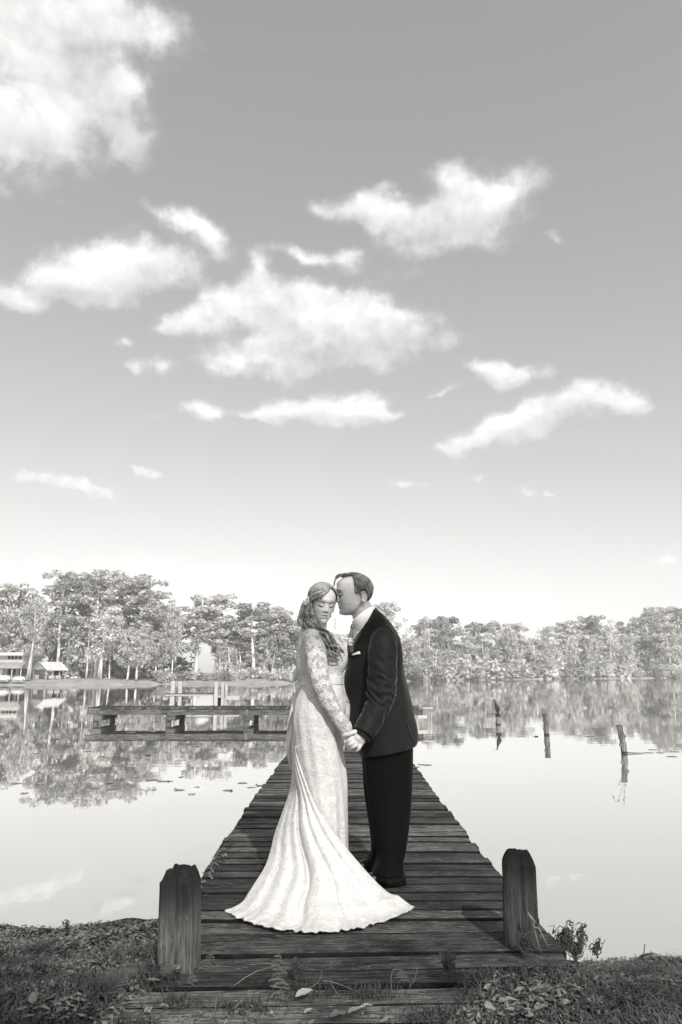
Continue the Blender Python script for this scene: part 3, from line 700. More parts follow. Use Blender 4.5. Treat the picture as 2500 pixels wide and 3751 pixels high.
# ------------------------------------------------------------------ the gazebo and the house
gz = PX(180, 2488, 118); gaz = empty('gazebo', (gz[0], 118, .25), 'small open gazebo with a pale ribbed gable roof on the far left lawn', 'gazebo', rz=R(-30)); gaz.scale = (.86, .86, .86)
b = MB()
W2, D2, e, rg = 1.9, 2.2, 1.9, 3.35
def roofside(s):
    m = MB(); m.add([(0, -D2 - .3, rg), (0, D2 + .3, rg), (s * (W2 + .5), D2 + .3, e - .1), (s * (W2 + .5), -D2 - .3, e - .1), (0, -D2 - .3, rg - .1), (0, D2 + .3, rg - .1), (s * (W2 + .5), D2 + .3, e - .2), (s * (W2 + .5), -D2 - .3, e - .2)],
      [(0, 1, 2, 3), (4, 7, 6, 5), (0, 3, 7, 4), (3, 2, 6, 7), (1, 5, 6, 2)])
    r = m.build('roof', MT['metalroof'], gaz)
    for k in range(9):
        y = -D2 - .25 + k * (2 * D2 + .5) / 8; q_ = MB(); a = Vector((0, y, rg + .03)); c = Vector((s * (W2 + .5), y, e - .07)); q_.tube([a, c], .035, 4); q_.build('roof_rib', MT['white'], r)
roofside(1); roofside(-1)
for x_ in (-W2, 0, W2):
    for y_ in (-D2, D2): 
        if x_ == 0 and y_ < 0: continue
        m = MB(); m.box((x_, y_, e / 2 - .1), (.2, .2, e)); m.build('post', MT['grey'], gaz)
for y_ in (-.7, .8): 
    m = MB(); m.box((W2, y_, e / 2 - .1), (.2, .2, e)); m.build('post', MT['grey'], gaz)
m = MB(); m.add([(-W2, -D2, e), (W2, -D2, e), (0, -D2, rg - .15), (-W2, -D2 + .08, e), (W2, -D2 + .08, e), (0, -D2 + .08, rg - .15)], [(0, 1, 2), (5, 4, 3), (0, 3, 4, 1), (1, 4, 5, 2), (2, 5, 3, 0)]); m.build('gable', MT['grey'], gaz)
for y_ in (-.9, .6):
    m = MB(); m.box((W2 + .02, y_, .45), (.1, 1.2, .6)); m.build('railing', MT['white'], gaz)
m = MB(); m.box((-.8, -D2, .5), (1.1, .08, .8)); m.build('railing', MT['white'], gaz)
m = MB(); m.box((0, D2 - .3, .9), (2.6, .1, 1.6)); m.build('back_wall', MT['dark'], gaz)
hp = PX(15, 2488, 112.5); hs = empty('house', (hp[0], 112.5, .3), 'two-storey house with dark porch and white eaves at the left edge', 'house')
s_ = 112.5 / FPX
def hb(x0, x1, y0, y1, dy, name, mat, off=0.0, parent=hs):
    m = MB(); cx = ((x0 + x1) / 2 - 15) * s_; cz = (2487 - (y0 + y1) / 2) * s_; m.box((cx, dy / 2 + off, cz), (abs(x1 - x0) * s_, dy, abs(y1 - y0) * s_)); return m.build(name, MT[mat], parent)
hb(-160, 60, 2418, 2487, 8, 'wall', 'grey', 1.6); hb(-160, 58, 2402, 2420, 7, 'upper_wall', 'grey', 2.0)
hb(-165, 62, 2392, 2403, 9, 'roof', 'white', 1.2)
for x0 in (-120, -90, 0, 13, 26, 40): w = hb(x0, x0 + 9, 2405, 2416, .12, 'window', 'dark', 1.92)
m = MB(); m.add([((-165 - 15) * s_, -.6, (2487 - 2447) * s_), ((80 - 15) * s_, -.6, (2487 - 2447) * s_), ((66 - 15) * s_, 2.0, (2487 - 2424) * s_), ((-165 - 15) * s_, 2.0, (2487 - 2424) * s_), ((-165 - 15) * s_, -.6, (2487 - 2449) * s_), ((80 - 15) * s_, -.6, (2487 - 2449) * s_)],
  [(0, 1, 2, 3), (4, 5, 1, 0)]); m.build('porch_roof', MT['lawn'], hs)
for x0 in (-140, -60, 4, 42, 74): hb(x0, x0 + 3, 2448, 2487, .18, 'porch_post', 'white', -.3)
for x0 in (-130, -50, 10, 50): hb(x0, x0 + 28, 2450, 2472, .1, 'window', 'dark', 1.5)
# covered boats and hedge-like white things in front of the house
def boat(px, w, h, label):
    p = PX(px, 2487, 110.2); r = empty('covered_boat', (p[0], 110.2, .1), label, 'boat', rz=R(8)); k = 110 / FPX; L2 = w * k / 2; hh = h * k
    v = []; f = []; n = 9; mseg = 8
    for i in range(n + 1):
        t = -1 + 2 * i / n; ww = .9 * (1 - abs(t) ** 3 * .8); hz = hh * (1 - abs(t) ** 4 * .5)
        for j in range(mseg + 1):
            a = math.pi * j / mseg; v.append((t * L2, -math.cos(a) * ww, .15 + hz * .85 * math.sin(a) ** .6))
    for i in range(n):
        for j in range(mseg): f.append((i * (mseg + 1) + j, (i + 1) * (mseg + 1) + j, (i + 1) * (mseg + 1) + j + 1, i * (mseg + 1) + j + 1)[::-1])
    f.append(tuple(range(mseg + 1))); f.append(tuple(n * (mseg + 1) + j for j in range(mseg + 1))[::-1])
    link('cover', mk('cover', v, f, True, MT['white']), r)
    m = MB(); m.box((0, 0, .1), (L2 * 1.5, 1.2, .3), taper=1.2); m.build('hull', MT['grey'], r)
boat(14, 46, 20, 'tall white covered boat parked before the house porch'); boat(70, 44, 15, 'low white covered boat between house and gazebo')

# ------------------------------------------------------------------ lily pads and debris on the water
def pad_mesh(seed, curl):
    rnd_ = random.Random(seed); v = [(0, 0, .004)]; f = []; n = 14
    for i in range(n):
        a = .25 + (6.28 - .5) * i / (n - 1); r = rnd_.uniform(.85, 1.05); v.append((math.cos(a) * r, math.sin(a) * r, .004 + (curl * rnd_.uniform(.4, 1) if 5 < i < 9 else 0)))
    for i in range(1, n): f.append((0, i, i + 1))
    v += [(x, y, z + .006) for x, y, z in v[:]]; k = n + 1
    f += [tuple(reversed([j + k for j in q_])) for q_ in f[:]]
    f = [tuple(reversed(q_)) for q_ in f]
    return mk('lily_pad', v, f, False, MT['lily'])
PIT = []
PADS = [pad_mesh(1, 0), pad_mesh(2, .1), pad_mesh(3, .5), pad_mesh(4, .02)]
def pad(px, py, w, k, label=None, group='lily pads floating left of the dock'):
    p = PZ(px, py, WATER + .003); s = w / 2 / FPX * p[1]
    o = link('lily_pad', PADS[k], None, loc=tuple(p), rot=(0, 0, random.uniform(0, 6.28))); o.scale = (s, s * .8, s * .6)
    tagp(o, label or 'pale lily pad floating among the tree reflections at left', 'lily pad', group); PIT.append((group, px, py, o))
for (px, py, w, k) in [(320, 2753, 36, 0), (368, 2750, 34, 0), (375, 2770, 28, 1), (430, 2768, 30, 0), (508, 2777, 32, 0), (545, 2765, 34, 2), (335, 2845, 46, 0), (405, 2867, 40, 1), (410, 2890, 46, 0), (345, 2886, 34, 3), (470, 2887, 34, 3), (500, 2848, 30, 0), (60, 2870, 40, 0), (150, 2872, 36, 3), (90, 2905, 36, 1), (200, 2800, 40, 0), (250, 2830, 34, 3), (60, 2800, 30, 0), (130, 2760, 30, 0), (480, 2683, 44, 0), (560, 2680, 30, 3), (352, 2684, 24, 1), (720, 2735, 26, 3), (750, 2748, 34, 0), (700, 2745, 24, 3), (460, 2733, 30, 0), (610, 2712, 20, 0), (775, 2745, 24, 0), (120, 2683, 26, 0), (260, 2722, 30, 3)]: pad(px, py, w, k)
for (px, py, w, k) in [(560, 2857, 44, 1), (595, 2862, 42, 0), (625, 2861, 26, 2), (658, 2894, 42, 2), (665, 2846, 24, 1), (720, 2882, 24, 2), (703, 2909, 36, 0), (835, 2895, 40, 2), (888, 2868, 38, 0), (955, 2878, 40, 2), (920, 2884, 34, 0)]: pad(px, py, w, k, 'dark curled lily pad on the bright water left of the dock', 'curled pads on bright water')
for (px, py, w, k) in [(1563, 2802, 44, 0), (1545, 2800, 28, 1), (1530, 2809, 22, 0), (2390, 2746, 34, 1), (2375, 2757, 40, 0), (2418, 2757, 34, 0), (2470, 2752, 34, 2), (2462, 2771, 40, 0), (1910, 2697, 30, 0), (1962, 2697, 26, 2), (2160, 2697, 40, 0)]: pad(px, py, w, k, 'lily pad on the calm water right of the couple', 'lily pads on the right water')

HP = {'lily pads floating left of the dock': 'pale lily pad on the left tree reflections', 'curled pads on bright water': 'dark curled pad on bright water left of the dock', 'lily pads on the right water': 'lily pad on the calm right water'}
for g_ in HP:
    L2 = sorted([q for q in PIT if q[0] == g_], key=lambda q: -q[2]); rows = [L2[i:i + 6] for i in range(0, len(L2), 6)]
    for ri, row in enumerate(rows):
        row.sort(key=lambda q: q[1])
        for i, q in enumerate(row): q[3]['label'] = HP[g_] + ', ' + ('nearest row' if ri == 0 else ORD[ri] + ' row out') + ', ' + ORD[i] + ' from left'
# ------------------------------------------------------------------ foreground: grass, litter, ferns, weeds
def on_ground(x, y):
    z = bank_z(x, y)
    if XL - .0 < x < XR and y > 2.44: z = max(z, .0)
    return z
def blades(name, n, region, h, w, lay, seed, mat, label, zoff=0.0):
    rng = np.random.default_rng(seed); V = []; cnt = 0; tries = 0; Fq = []
    while cnt < n and tries < n * 8:
        tries += 1
        r = region(rng)
        if r is None: continue
        x, y, k = r; z = on_ground(x, y) + zoff
        a = rng.uniform(0, 6.283); hh = h * k * rng.uniform(.4, 1.3); ww = w * rng.uniform(.6, 1.3); ly = np.clip(rng.normal(lay, .25), 0, 1.35)
        dx, dy = math.cos(a), math.sin(a); px_, py_ = -dy * ww / 2, dx * ww / 2
        base = len(V)
        for (t, s) in ((0, 1), (.45, .8), (.8, .45), (1, .05)):
            bend = ly * t ** 1.4; hx = math.sin(bend) * hh * t; hz = math.cos(min(bend, 1.5)) * hh * t
            V.append((x + dx * hx - px_ * s, y + dy * hx - py_ * s, z + hz)); V.append((x + dx * hx + px_ * s, y + dy * hx + py_ * s, z + hz))
        for t in range(3): Fq.append((base + 2 * t, base + 2 * t + 1, base + 2 * t + 3, base + 2 * t + 2))
        cnt += 1
    return tagp(link(name, mk(name, V, np.array(Fq), False, MT[mat])), label, kind='stuff')
def clump(x, y, s=1.0): return .5 + .5 * math.sin(x * 9.1 * s + 1.3 * math.sin(y * 7 * s)) * math.sin(y * 8.3 * s + x * 2)
def reg_left(rng):
    x = rng.uniform(-2.6, XL + .2); y = rng.uniform(2.35, 5.0) if rng.random() < .6 else rng.uniform(2.35, 3.4)
    if y > bank_edge(x) - .3: return None
    if x > XL and y > 2.75 and not (y > 2.96 and x < -.755 + .12 * (y < 3.12)): return None
    if x > -.86 and y > 3.34: return None
    c = clump(x, y)
    if rng.random() > .35 + .65 * c: return None
    return x, y, .7 + .6 * c if y < 4.4 else .55
def reg_right(rng):
    x = rng.uniform(.1, 2.6); y = rng.uniform(2.35, 4.5) if rng.random() < .6 else rng.uniform(2.35, 3.3)
    if y > bank_edge(x) - .22: return None
    edge = .30 + max(0, y - 2.62) * .62
    if x < edge + rng.uniform(-.12, .12): return None
    if x < XR + .02 and y > 3.2: return None
    c = clump(x, y, .8)
    if rng.random() > .3 + .7 * c: return None
    return x, y, (.6 + .7 * c) * (.75 if x < 1.0 else 1.0)
def reg_front(rng):
    x = rng.uniform(-1.6, 1.6); y = rng.uniform(2.35, 2.72)
    if rng.random() > max(.12, 1 - (y - 2.5) / .16): return None
    return x, y, .6
def reg_tuft(rng):
    c = [(-.12, 2.99, .16, .07), (-.35, 2.86, .14, .05), (.12, 2.98, .12, .06), (-.62, 2.9, .12, .05), (.3, 2.78, .2, .08), (.62, 3.12, .16, .06)][rng.integers(0, 6)]
    return c[0] + rng.normal() * c[2] * .5, c[1] + rng.normal() * c[3] * .6, .55
blades('grass', 14000, reg_left, .065, .0055, 1.3, 1, 'grass', 'tousled grass on the bank left of the dock')
blades('grass', 14000, reg_right, .075, .0055, 1.25, 2, 'grass', 'tousled grass creeping over the boards at right')
blades('grass', 5200, reg_front, .045, .004, .5, 3, 'grass', 'short grass along the bottom of the photo')
blades('grass', 1500, reg_tuft, .05, .004, 1.0, 4, 'weed', 'mossy grass tufts growing through the near boards', .002)
def chips(n, region, smin, smax, seed, mat, label):
    rng = np.random.default_rng(seed); V = []; F = []
    cnt = 0
    for _ in range(n * 4):
        if cnt >= n: break
        r = region(rng)
        if r is None: continue
        x, y, k = r; z = on_ground(x, y) + rng.uniform(.003, .02); s = rng.uniform(smin, smax); a = rng.uniform(0, 6.283); t = rng.normal(0, .45); el_ = rng.uniform(.15, .5)
        m = Euler((t, rng.normal(0, .35), a)).to_matrix(); b0 = len(V)
        for p in ((-s, 0, 0), (-.2 * s, -s * el_, .1 * s), (s, 0, .0), (.1 * s, s * el_, .12 * s)):
            q_ = m @ Vector(p); V.append((x + q_.x, y + q_.y, z + max(q_.z, -.004)))
        F.append((b0, b0 + 1, b0 + 2, b0 + 3)); cnt += 1
    return tagp(link('leaf_litter', mk('leaf_litter', V, np.array(F), False, MT[mat])), label, kind='stuff')
def rl2(rng):
    x = rng.uniform(-2.8, XL + .05); y = rng.uniform(2.4, 5.45)
    return None if y > bank_edge(x) - .02 or (x > -.86 and 3.1 < y < 3.42) else (x, y, 1)
def rr2(rng):
    x = rng.uniform(.2, 2.8); y = rng.uniform(2.4, 5.0)
    return None if y > bank_edge(x) - .02 or (x < XR + .02 and y > 3.15) or x < .3 + max(0, y - 2.6) * .6 else (x, y, 1)
def rf2(rng): return rng.uniform(-.8, .9), rng.uniform(2.45, 2.85), 1
chips(15000, rl2, .006, .026, 5, 'litter', 'dry leaf litter on the bank left of the dock')
chips(15000, rr2, .006, .028, 6, 'litter', 'dry leaf litter on the bank right of the dock')
chips(420, rf2, .006, .02, 7, 'litter', 'dry leaf crumbs scattered on the lowest boards')

def rl3(rng):
    x = rng.uniform(-2.6, XL + .1); y = rng.uniform(2.4, 5.3)
    return None if y > bank_edge(x) - .03 else (x, y, 1)
def rr3(rng):
    r = rr2(rng); return r
chips(900, rl3, .008, .026, 15, 'dryleaf', 'pale dead leaves littering the left bank')
chips(900, rr3, .008, .026, 16, 'dryleaf', 'pale dead leaves littering the right bank')
# single fallen leaves
def leaf_mesh(seed, aspect):
    rnd_ = random.Random(seed); n = 8; v = []; f = []
    for i in range(n + 1):
        t = i / n; w = aspect * math.sin(math.pi * t ** .8) * .5 + .004; z = .18 * math.sin(math.pi * t) * rnd_.uniform(.4, 1.1) + .25 * max(0, t - .7)
        v += [(t - .5, -w, z + .1 * w), (t - .5, 0, z - .03), (t - .5, w, z + .16 * w)]
    for i in range(n):
        for j in range(2): f.append((i * 3 + j, (i + 1) * 3 + j, (i + 1) * 3 + j + 1, i * 3 + j + 1))
    me = mk('fallen_leaf', v, f, True, MT['dryleaf']); return me
LV = [leaf_mesh(s, a) for s, a in ((1, .42), (2, .32), (3, .55), (4, .75))]
def leaf(px, py, Lpx, k, rz, label, tilt=0.0, z=.012):
    p = PZ(px, py, z); g = on_ground(p[0], p[1]); p = PZ(px, py, g + z); s = Lpx / FPX * p[1]
    o = link('fallen_leaf', LV[k], None, loc=tuple(p), rot=(tilt, 0, R(rz))); o.scale = (s, s, s); tagp(o, label, 'leaf')
leaf(118, 3655, 42, 3, 80, 'round pale leaf standing upright in the left grass', 1.1, .03)
leaf(82, 3697, 34, 3, 10, 'small pale round leaf low in the left corner')
leaf(150, 3700, 70, 1, -12, 'long pale leaf lying right of the round one in the left corner')
leaf(102, 3728, 46, 0, 20, 'plain curled leaf at the very bottom left')
leaf(242, 3608, 34, 2, 70, 'grey leaf standing in the grass left of the young fern', .7, .02)
leaf(560, 3596, 48, 0, 0, 'flat leaf on the boards below the left post')
leaf(600, 3688, 44, 0, -28, 'grey leaf lying on the second lowest board')
leaf(543, 3700, 34, 2, 60, 'pointed leaf leaning on the lowest board at left', .5)
leaf(1115, 3642, 68, 0, 38, 'large bright folded leaf with a long stalk right of the big fern', .2, .02)
leaf(1132, 3705, 40, 0, 45, 'bright small leaf on the lowest board under the big fern')
leaf(1063, 3560, 36, 2, 200, 'small pale triangular leaf behind the big fern', .4)
leaf(1240, 3720, 60, 2, 20, 'broad bright leaf in the sunlit litter at bottom centre')
leaf(1300, 3705, 56, 0, 35, 'second bright leaf in the sunlit litter right of the broad one')
leaf(1340, 3690, 50, 1, 15, 'thin grey leaf above the sunlit litter')
leaf(1795, 3685, 48, 0, -55, 'bright upright leaf in the grass below the right post', .9, .03)
leaf(1985, 3693, 60, 2, 25, 'large pale crumpled leaf in the grass at lower right')
leaf(1865, 3672, 70, 1, 4, 'long grey leaf left of the crumpled one')
leaf(1950, 3545, 30, 2, 10, 'white scrap of leaf in the grass under the right post')
leaf(1975, 3552, 26, 3, 40, 'smaller white scrap beside the leaf under the right post')
leaf(2260, 3690, 80, 0, -40, 'large dim leaf near the lower right corner')
leaf(2165, 3642, 34, 2, 30, 'small crinkled leaf at the foot of a pale stalk')
leaf(1420, 3740, 60, 1, 30, 'leaf at the bottom edge right of centre')

# ferns: a rachis and paired leaflets, each frond a plant of its own
def fern(px, py, hpx, lean, label, n=11, wide=.42, curl=0, z=0.0, tip=.35):
    p = PZ(px, py, z); Y = p[1]; s = hpx / FPX * Y * 1.05
    root = empty('fern', (p[0], Y, on_ground(p[0], Y) + .0), label, 'fern')
    pts = []
    for i in range(n + 4):
        t = i / (n + 3); pts.append(Vector((lean * t * s + curl * s * .25 * max(0, t - .6) ** 2 * 6, .10 * s * t, s * (t - tip * max(0, t - .75) ** 2 * 6))))
    b = MB(); b.tube(pts, [.0022 * (1 - .7 * i / (n + 3)) for i in range(n + 4)], 5); b.build('stem', MT['fern'], root)
    for i in range(1, n + 3):
        t = i / (n + 3); L_ = wide * s * math.sin(math.pi * min(1, t * .8 + .22)) * .55 + .01 * s; c = pts[i]
        ax = (pts[min(i + 1, n + 3)] - pts[i - 1]).normalized()
        for sd in (-1, 1):
            m = MB(); v = []; k = 5; side = Vector((sd, random.uniform(-.4, .4), random.uniform(-.25, .3))); L0 = L_; L_ = L0 * random.uniform(.65, 1.15); cu = random.uniform(.1, .9)
            for j in range(k + 1):
                u = j / k; w = s * .017 * math.sin(math.pi * (.15 + .8 * u)) + .0008; q_ = c + side * L_ * u + ax * L_ * (.30 * u - cu * u * u * (1 + curl * .3))
                q_ = q_ + Vector((0, -.12 * L_ * math.sin(u * 2.5), 0)); v += [q_ + ax * w + Vector((0, .15 * w, 0)), q_ - ax * w]
            m.add(v, [(2 * j, 2 * j + 1, 2 * j + 3, 2 * j + 2) for j in range(k)]); m.build('leaflet', MT['fern'], root, True); L_ = L0
fern(1035, 3668, 155, -.22, 'large fern with curled leaflets in the middle of the near boards', 10, .34, 1.3)
fern(745, 3560, 85, .55, 'small curling fern right of the foot of the left post', 8, .5, 1.3, tip=.9)
fern(425, 3660, 90, .35, 'young pale fern with broad leaflets growing left of the boards', 6, .62, 0)
fern(705, 3612, 42, -.1, 'tiny fern on the board below the left post', 4, .8, .4)
fern(1480, 3600, 42, -.3, 'tiny sprout on the near boards left of the grass mound', 3, .9, .5)
fern(575, 3600, 60, .9, 'curling fern tip hanging over the boards at left', 6, .4, 1.5, tip=.9)

MT['stalk'] = simple('straw', .16, .8, .1, var=.4, scale=60.0)
def stalk(pts_px, Y, r, name, label, mat='litter', cat='stem', parent=None):
    b = MB(); b.tube([tuple(PX(px, py, Y + (random.uniform(-.02, .02)))) for px, py in pts_px], [r * (1 - .5 * i / len(pts_px)) for i in range(len(pts_px))], 5)
    o = b.build(name, MT[mat], parent, True)
    if parent is None: tagp(o, label, cat)
    return o
stalk([(1985, 3500), (1970, 3450), (1958, 3400), (1946, 3370), (1935, 3340)], 3.36, .0035, 'dry_stalk', 'pale dry stalk leaning against the right post', 'dryleaf')
stalk([(1940, 3350), (1960, 3375), (1955, 3395), (1975, 3400), (1995, 3440), (2010, 3472)], 3.34, .003, 'dry_stalk', 'looping tendril crossing in front of the right post', 'dryleaf')
stalk([(2320, 3545), (2335, 3520), (2352, 3502), (2372, 3496), (2392, 3496)], 4.6, .010, 'arched_twig', 'dark arched twig bent over at the right water edge', 'weed', 'twig')
stalk([(2353, 3540), (2358, 3500), (2363, 3458)], 4.6, .004, 'thin_reed', 'thin straight reed beside the arched twig', 'weed', 'reed')
stalk([(455, 3590), (458, 3540), (457, 3500), (462, 3460), (452, 3440), (435, 3437)], 3.25, 0.0014, 'grass_stalk', 'long pale hooked grass stalk left of the left post', 'stalk')
stalk([(800, 3620), (860, 3610), (900, 3580), (940, 3558), (985, 3545)], 3.05, 0.0023, 'vine_runner', 'thin runner lying across the boards left of the big fern', 'stalk', 'vine')
stalk([(1130, 3625), (1165, 3600), (1180, 3575), (1178, 3555), (1168, 3552)], 3.0, 0.0016, 'leaf_stalk', 'long hooked stalk above the bright folded leaf', 'stalk')
stalk([(1180, 3592), (1230, 3600), (1270, 3615), (1310, 3635)], 2.98, 0.0016, 'grass_stalk', 'bent straw lying right of the big fern', 'stalk')
stalk([(1213, 3590), (1215, 3610), (1230, 3630), (1242, 3648)], 2.96, 0.0016, 'grass_stalk', 'short straw standing right of the big fern', 'stalk')
stalk([(1435, 3628), (1433, 3580), (1440, 3553), (1462, 3550)], 2.95, 0.0014, 'grass_stalk', 'hooked thin stalk at the left of the grass mound', 'stalk')
stalk([(1503, 3612), (1520, 3590), (1530, 3545)], 2.95, 0.0014, 'grass_stalk', 'curving thin stalk left of the grass mound', 'stalk')
stalk([(2190, 3725), (2180, 3680), (2172, 3640)], 2.75, 0.0019, 'grass_stalk', 'pale straw rising near the lower right', 'stalk')
stalk([(792, 3742), (790, 3690), (793, 3655)], 2.75, 0.0015, 'grass_stalk', 'straight straw at the bottom left of centre', 'stalk')
stalk([(1660, 3520), (1655, 3560), (1672, 3600)], 3.0, .0016, 'grass_stalk', 'thin blade standing over the grass mound', 'grass')

# dark tangled weeds by the right post
def weed(px, py, Y, bushy, label, seed, hpx):
    rnd_ = random.Random(seed); p = PX(px, py, Y); root = empty('weed_plant', tuple(p), label, 'weed')
    s = Y / FPX
    for k in range(bushy):
        b = MB(); a = rnd_.uniform(-.9, .9); h = hpx * rnd_.uniform(.5, 1.0) * s; pts = []
        for i in range(7):
            t = i / 6; pts.append(Vector((a * h * .45 * t + rnd_.uniform(-.006, .006), rnd_.uniform(-.03, .03) * t, h * t)))
        b.tube(pts, [.0028 * (1 - .6 * i / 6) for i in range(7)], 4); st = b.build('stem', MT['weed'], root)
        m = MB()
        for j in range(9):
            c = pts[rnd_.randint(2, 6)]; a2 = rnd_.uniform(0, 6.28); l = rnd_.uniform(.012, .032); q_ = []
            for i in range(6):
                u = i / 5; an = a2 + u * rnd_.choice((-1, 1)) * 3.2 * u; q_.append(c + Vector((math.cos(an) * l * u, rnd_.uniform(-.004, .004), math.sin(an) * l * u + .004)))
            m.tube(q_, [.0016, .0035, .004, .003, .0026, .001], 4)
        m.build('curled_leaves', MT['weed'], root)
weed(2110, 3530, 3.6, 12, 'dark tangled weed with curled withered leaves right of the deck edge', 3, 115)
weed(2062, 3500, 3.55, 6, 'smaller dark weed beside the deck edge under the right post', 4, 85)
weed(1930, 3500, 3.3, 9, 'low withered weed clump hugging the right post', 5, 62)
weed(2190, 3510, 3.9, 3, 'short forked dark sprig leaning over the water', 6, 70)
weed(1090, 3590, 3.1, 7, 'dark low tuft of dead weed behind the big fern', 7, 50)
weed(1640, 3560, 3.05, 7, 'matted weed at the left end of the grass mound', 8, 45)
weed(250, 3415, 4.9, 2, 'thin dark weed at the left water edge', 9, 34)
weed(525, 3422, 4.95, 2, 'spiky little weed at the water edge left of the left post', 10, 26)
# ------------------------------------------------------------------ the couple
from mathutils.bvhtree import BVHTree
from mathutils import noise as mnoise
def catmull(P, n):
    P = np.asarray(P, float); k = len(P); out = []
    t = np.linspace(0, k - 1, n)
    for s in t:
        i = min(int(s), k - 2); f = s - i
        p0 = P[max(i - 1, 0)]; p1 = P[i]; p2 = P[i + 1]; p3 = P[min(i + 2, k - 1)]
        out.append(.5 * ((2 * p1) + (-p0 + p2) * f + (2 * p0 - 5 * p1 + 4 * p2 - p3) * f * f + (-p0 + 3 * p1 - 3 * p2 + p3) * f ** 3))
    return np.array(out)
def skin_mat(name, v, rough=.5):
    m = simple(name, v, rough, .35, var=.06, scale=40.0, bump=.08, bdist=.002)
    b = m.node_tree.nodes['Principled BSDF']; b.inputs['Subsurface Weight'].default_value = .12; b.inputs['Subsurface Radius'].default_value = (.012, .008, .006); return m
MT['skin_b'] = skin_mat('fair_skin', .56); MT['skin_g'] = skin_mat('tan_skin', .52)
MT['lip'] = simple('lipstick', .24, .4, .5, var=.1, scale=60); MT['lip_g'] = simple('lips', .2, .5, .4, var=.1, scale=60)
MT['lid'] = simple('eyelid_shade', .42, .5, .3, var=.1, scale=60)
MT['lash'] = simple('lashes', .01, .8, .1, var=.1); MT['brow'] = simple('brow_hair', .2, .8, .1, var=.2, scale=200)
def cloth(name, v, rough, sheen, scale=900.0, bump=.25, var=.15, w=True):
    m = simple(name, v, rough, .04, var=var, scale=scale, bump=bump, bdist=.001)
    b = m.node_tree.nodes['Principled BSDF']; b.inputs['Sheen Weight'].default_value = sheen; b.inputs['Sheen Roughness'].default_value = .4; b.inputs['Sheen Tint'].default_value = (1, .98, .95, 1); return m
MT['suit'] = cloth('charcoal_wool', .016, .5, .16); MT['trouser'] = cloth('black_wool', .005, .6, .02)
MT['satin'] = simple('satin_ribbon', .62, .35, .5, var=.05, scale=20); MT['shirt'] = simple('white_cotton', .8, .8, .2, var=.04, scale=200)
MT['tie'] = simple('patterned_tie', .12, .5, .4, var=.6, scale=260, detail=1.0); MT['shoe'] = simple('polished_leather', .012, .25, .5, var=.2, scale=20)
MT['petal'] = simple('petal', .75, .7, .2, var=.08, scale=60, trans=.2)
def lace_mat(name, ground, thread, sc=1.0, relief=.6, alpha_hole=0.0):
    m, nt, b = base_mat(name, .75, .25)
    t = N(nt, 'ShaderNodeTexCoord')
    wn = N(nt, 'ShaderNodeTexNoise', i_Scale=18 * sc, i_Detail=2.0); L(nt, t.outputs['Object'], wn.inputs['Vector'])
    wv2 = N(nt, 'ShaderNodeVectorMath', operation='MULTIPLY_ADD'); L(nt, wn.outputs['Color'], wv2.inputs[0]); wv2.inputs[1].default_value = (.05 / sc,) * 3; L(nt, t.outputs['Object'], wv2.inputs[2])
    v1 = N(nt, 'ShaderNodeTexVoronoi', feature='DISTANCE_TO_EDGE', i_Scale=26 * sc); L(nt, wv2.outputs[0], v1.inputs['Vector'])
    v2 = N(nt, 'ShaderNodeTexVoronoi', feature='DISTANCE_TO_EDGE', i_Scale=75 * sc); L(nt, wv2.outputs[0], v2.inputs['Vector'])
    v3 = N(nt, 'ShaderNodeTexNoise', i_Scale=15 * sc, i_Detail=3.0); L(nt, wv2.outputs[0], v3.inputs['Vector'])
    vine = smooth(nt, v1.outputs['Distance'], .02, .09, 1, 0); petal = smooth(nt, v2.outputs['Distance'], .03, .16, 1, 0)
    patch = smooth(nt, v3.outputs['Fac'], .47, .53)
    f = M_(nt, 'MAXIMUM', vine, M_(nt, 'MULTIPLY', M_(nt, 'ADD', .45, M_(nt, 'MULTIPLY', petal, .55)), patch), clamp=True)
    mx = N(nt, 'ShaderNodeMix', data_type='RGBA'); L(nt, f, mx.inputs[0]); mx.inputs[6].default_value = gcol(ground); mx.inputs[7].default_value = gcol(thread)
    L(nt, mx.outputs[2], b.inputs['Base Color'])
    bp = N(nt, 'ShaderNodeBump', i_Strength=relief, i_Distance=.004); L(nt, f, bp.inputs['Height']); L(nt, bp.outputs[0], b.inputs['Normal'])
    return m
MT['lace'] = lace_mat('lace_over_satin', .54, .68, 1.6, .7)
MT['sleeve'] = lace_mat('lace_over_skin', .32, .75, 1.5, .9)
MT['train'] = lace_mat('lace_train', .55, .70, 1.5, .7)
def hair_mat(name, lo, hi):
    m, nt, b = base_mat(name, .42, .5)
    t = N(nt, 'ShaderNodeTexCoord'); at = N(nt, 'ShaderNodeAttribute', attribute_name='lock')
    n = N(nt, 'ShaderNodeTexNoise', i_Scale=160.0, i_Detail=3.0); L(nt, t.outputs['Object'], n.inputs['Vector'])
    f = M_(nt, 'ADD', M_(nt, 'MULTIPLY', at.outputs['Fac'], .75), M_(nt, 'MULTIPLY', n.outputs['Fac'], .25), clamp=True)
    mx = N(nt, 'ShaderNodeMix', data_type='RGBA'); L(nt, f, mx.inputs[0]); mx.inputs[6].default_value = gcol(lo); mx.inputs[7].default_value = gcol(hi)
    L(nt, mx.outputs[2], b.inputs['Base Color']); return m
MT['hair_b'] = hair_mat('fair_hair', .06, .56); MT['hair_g'] = hair_mat('brown_hair', .05, .36)

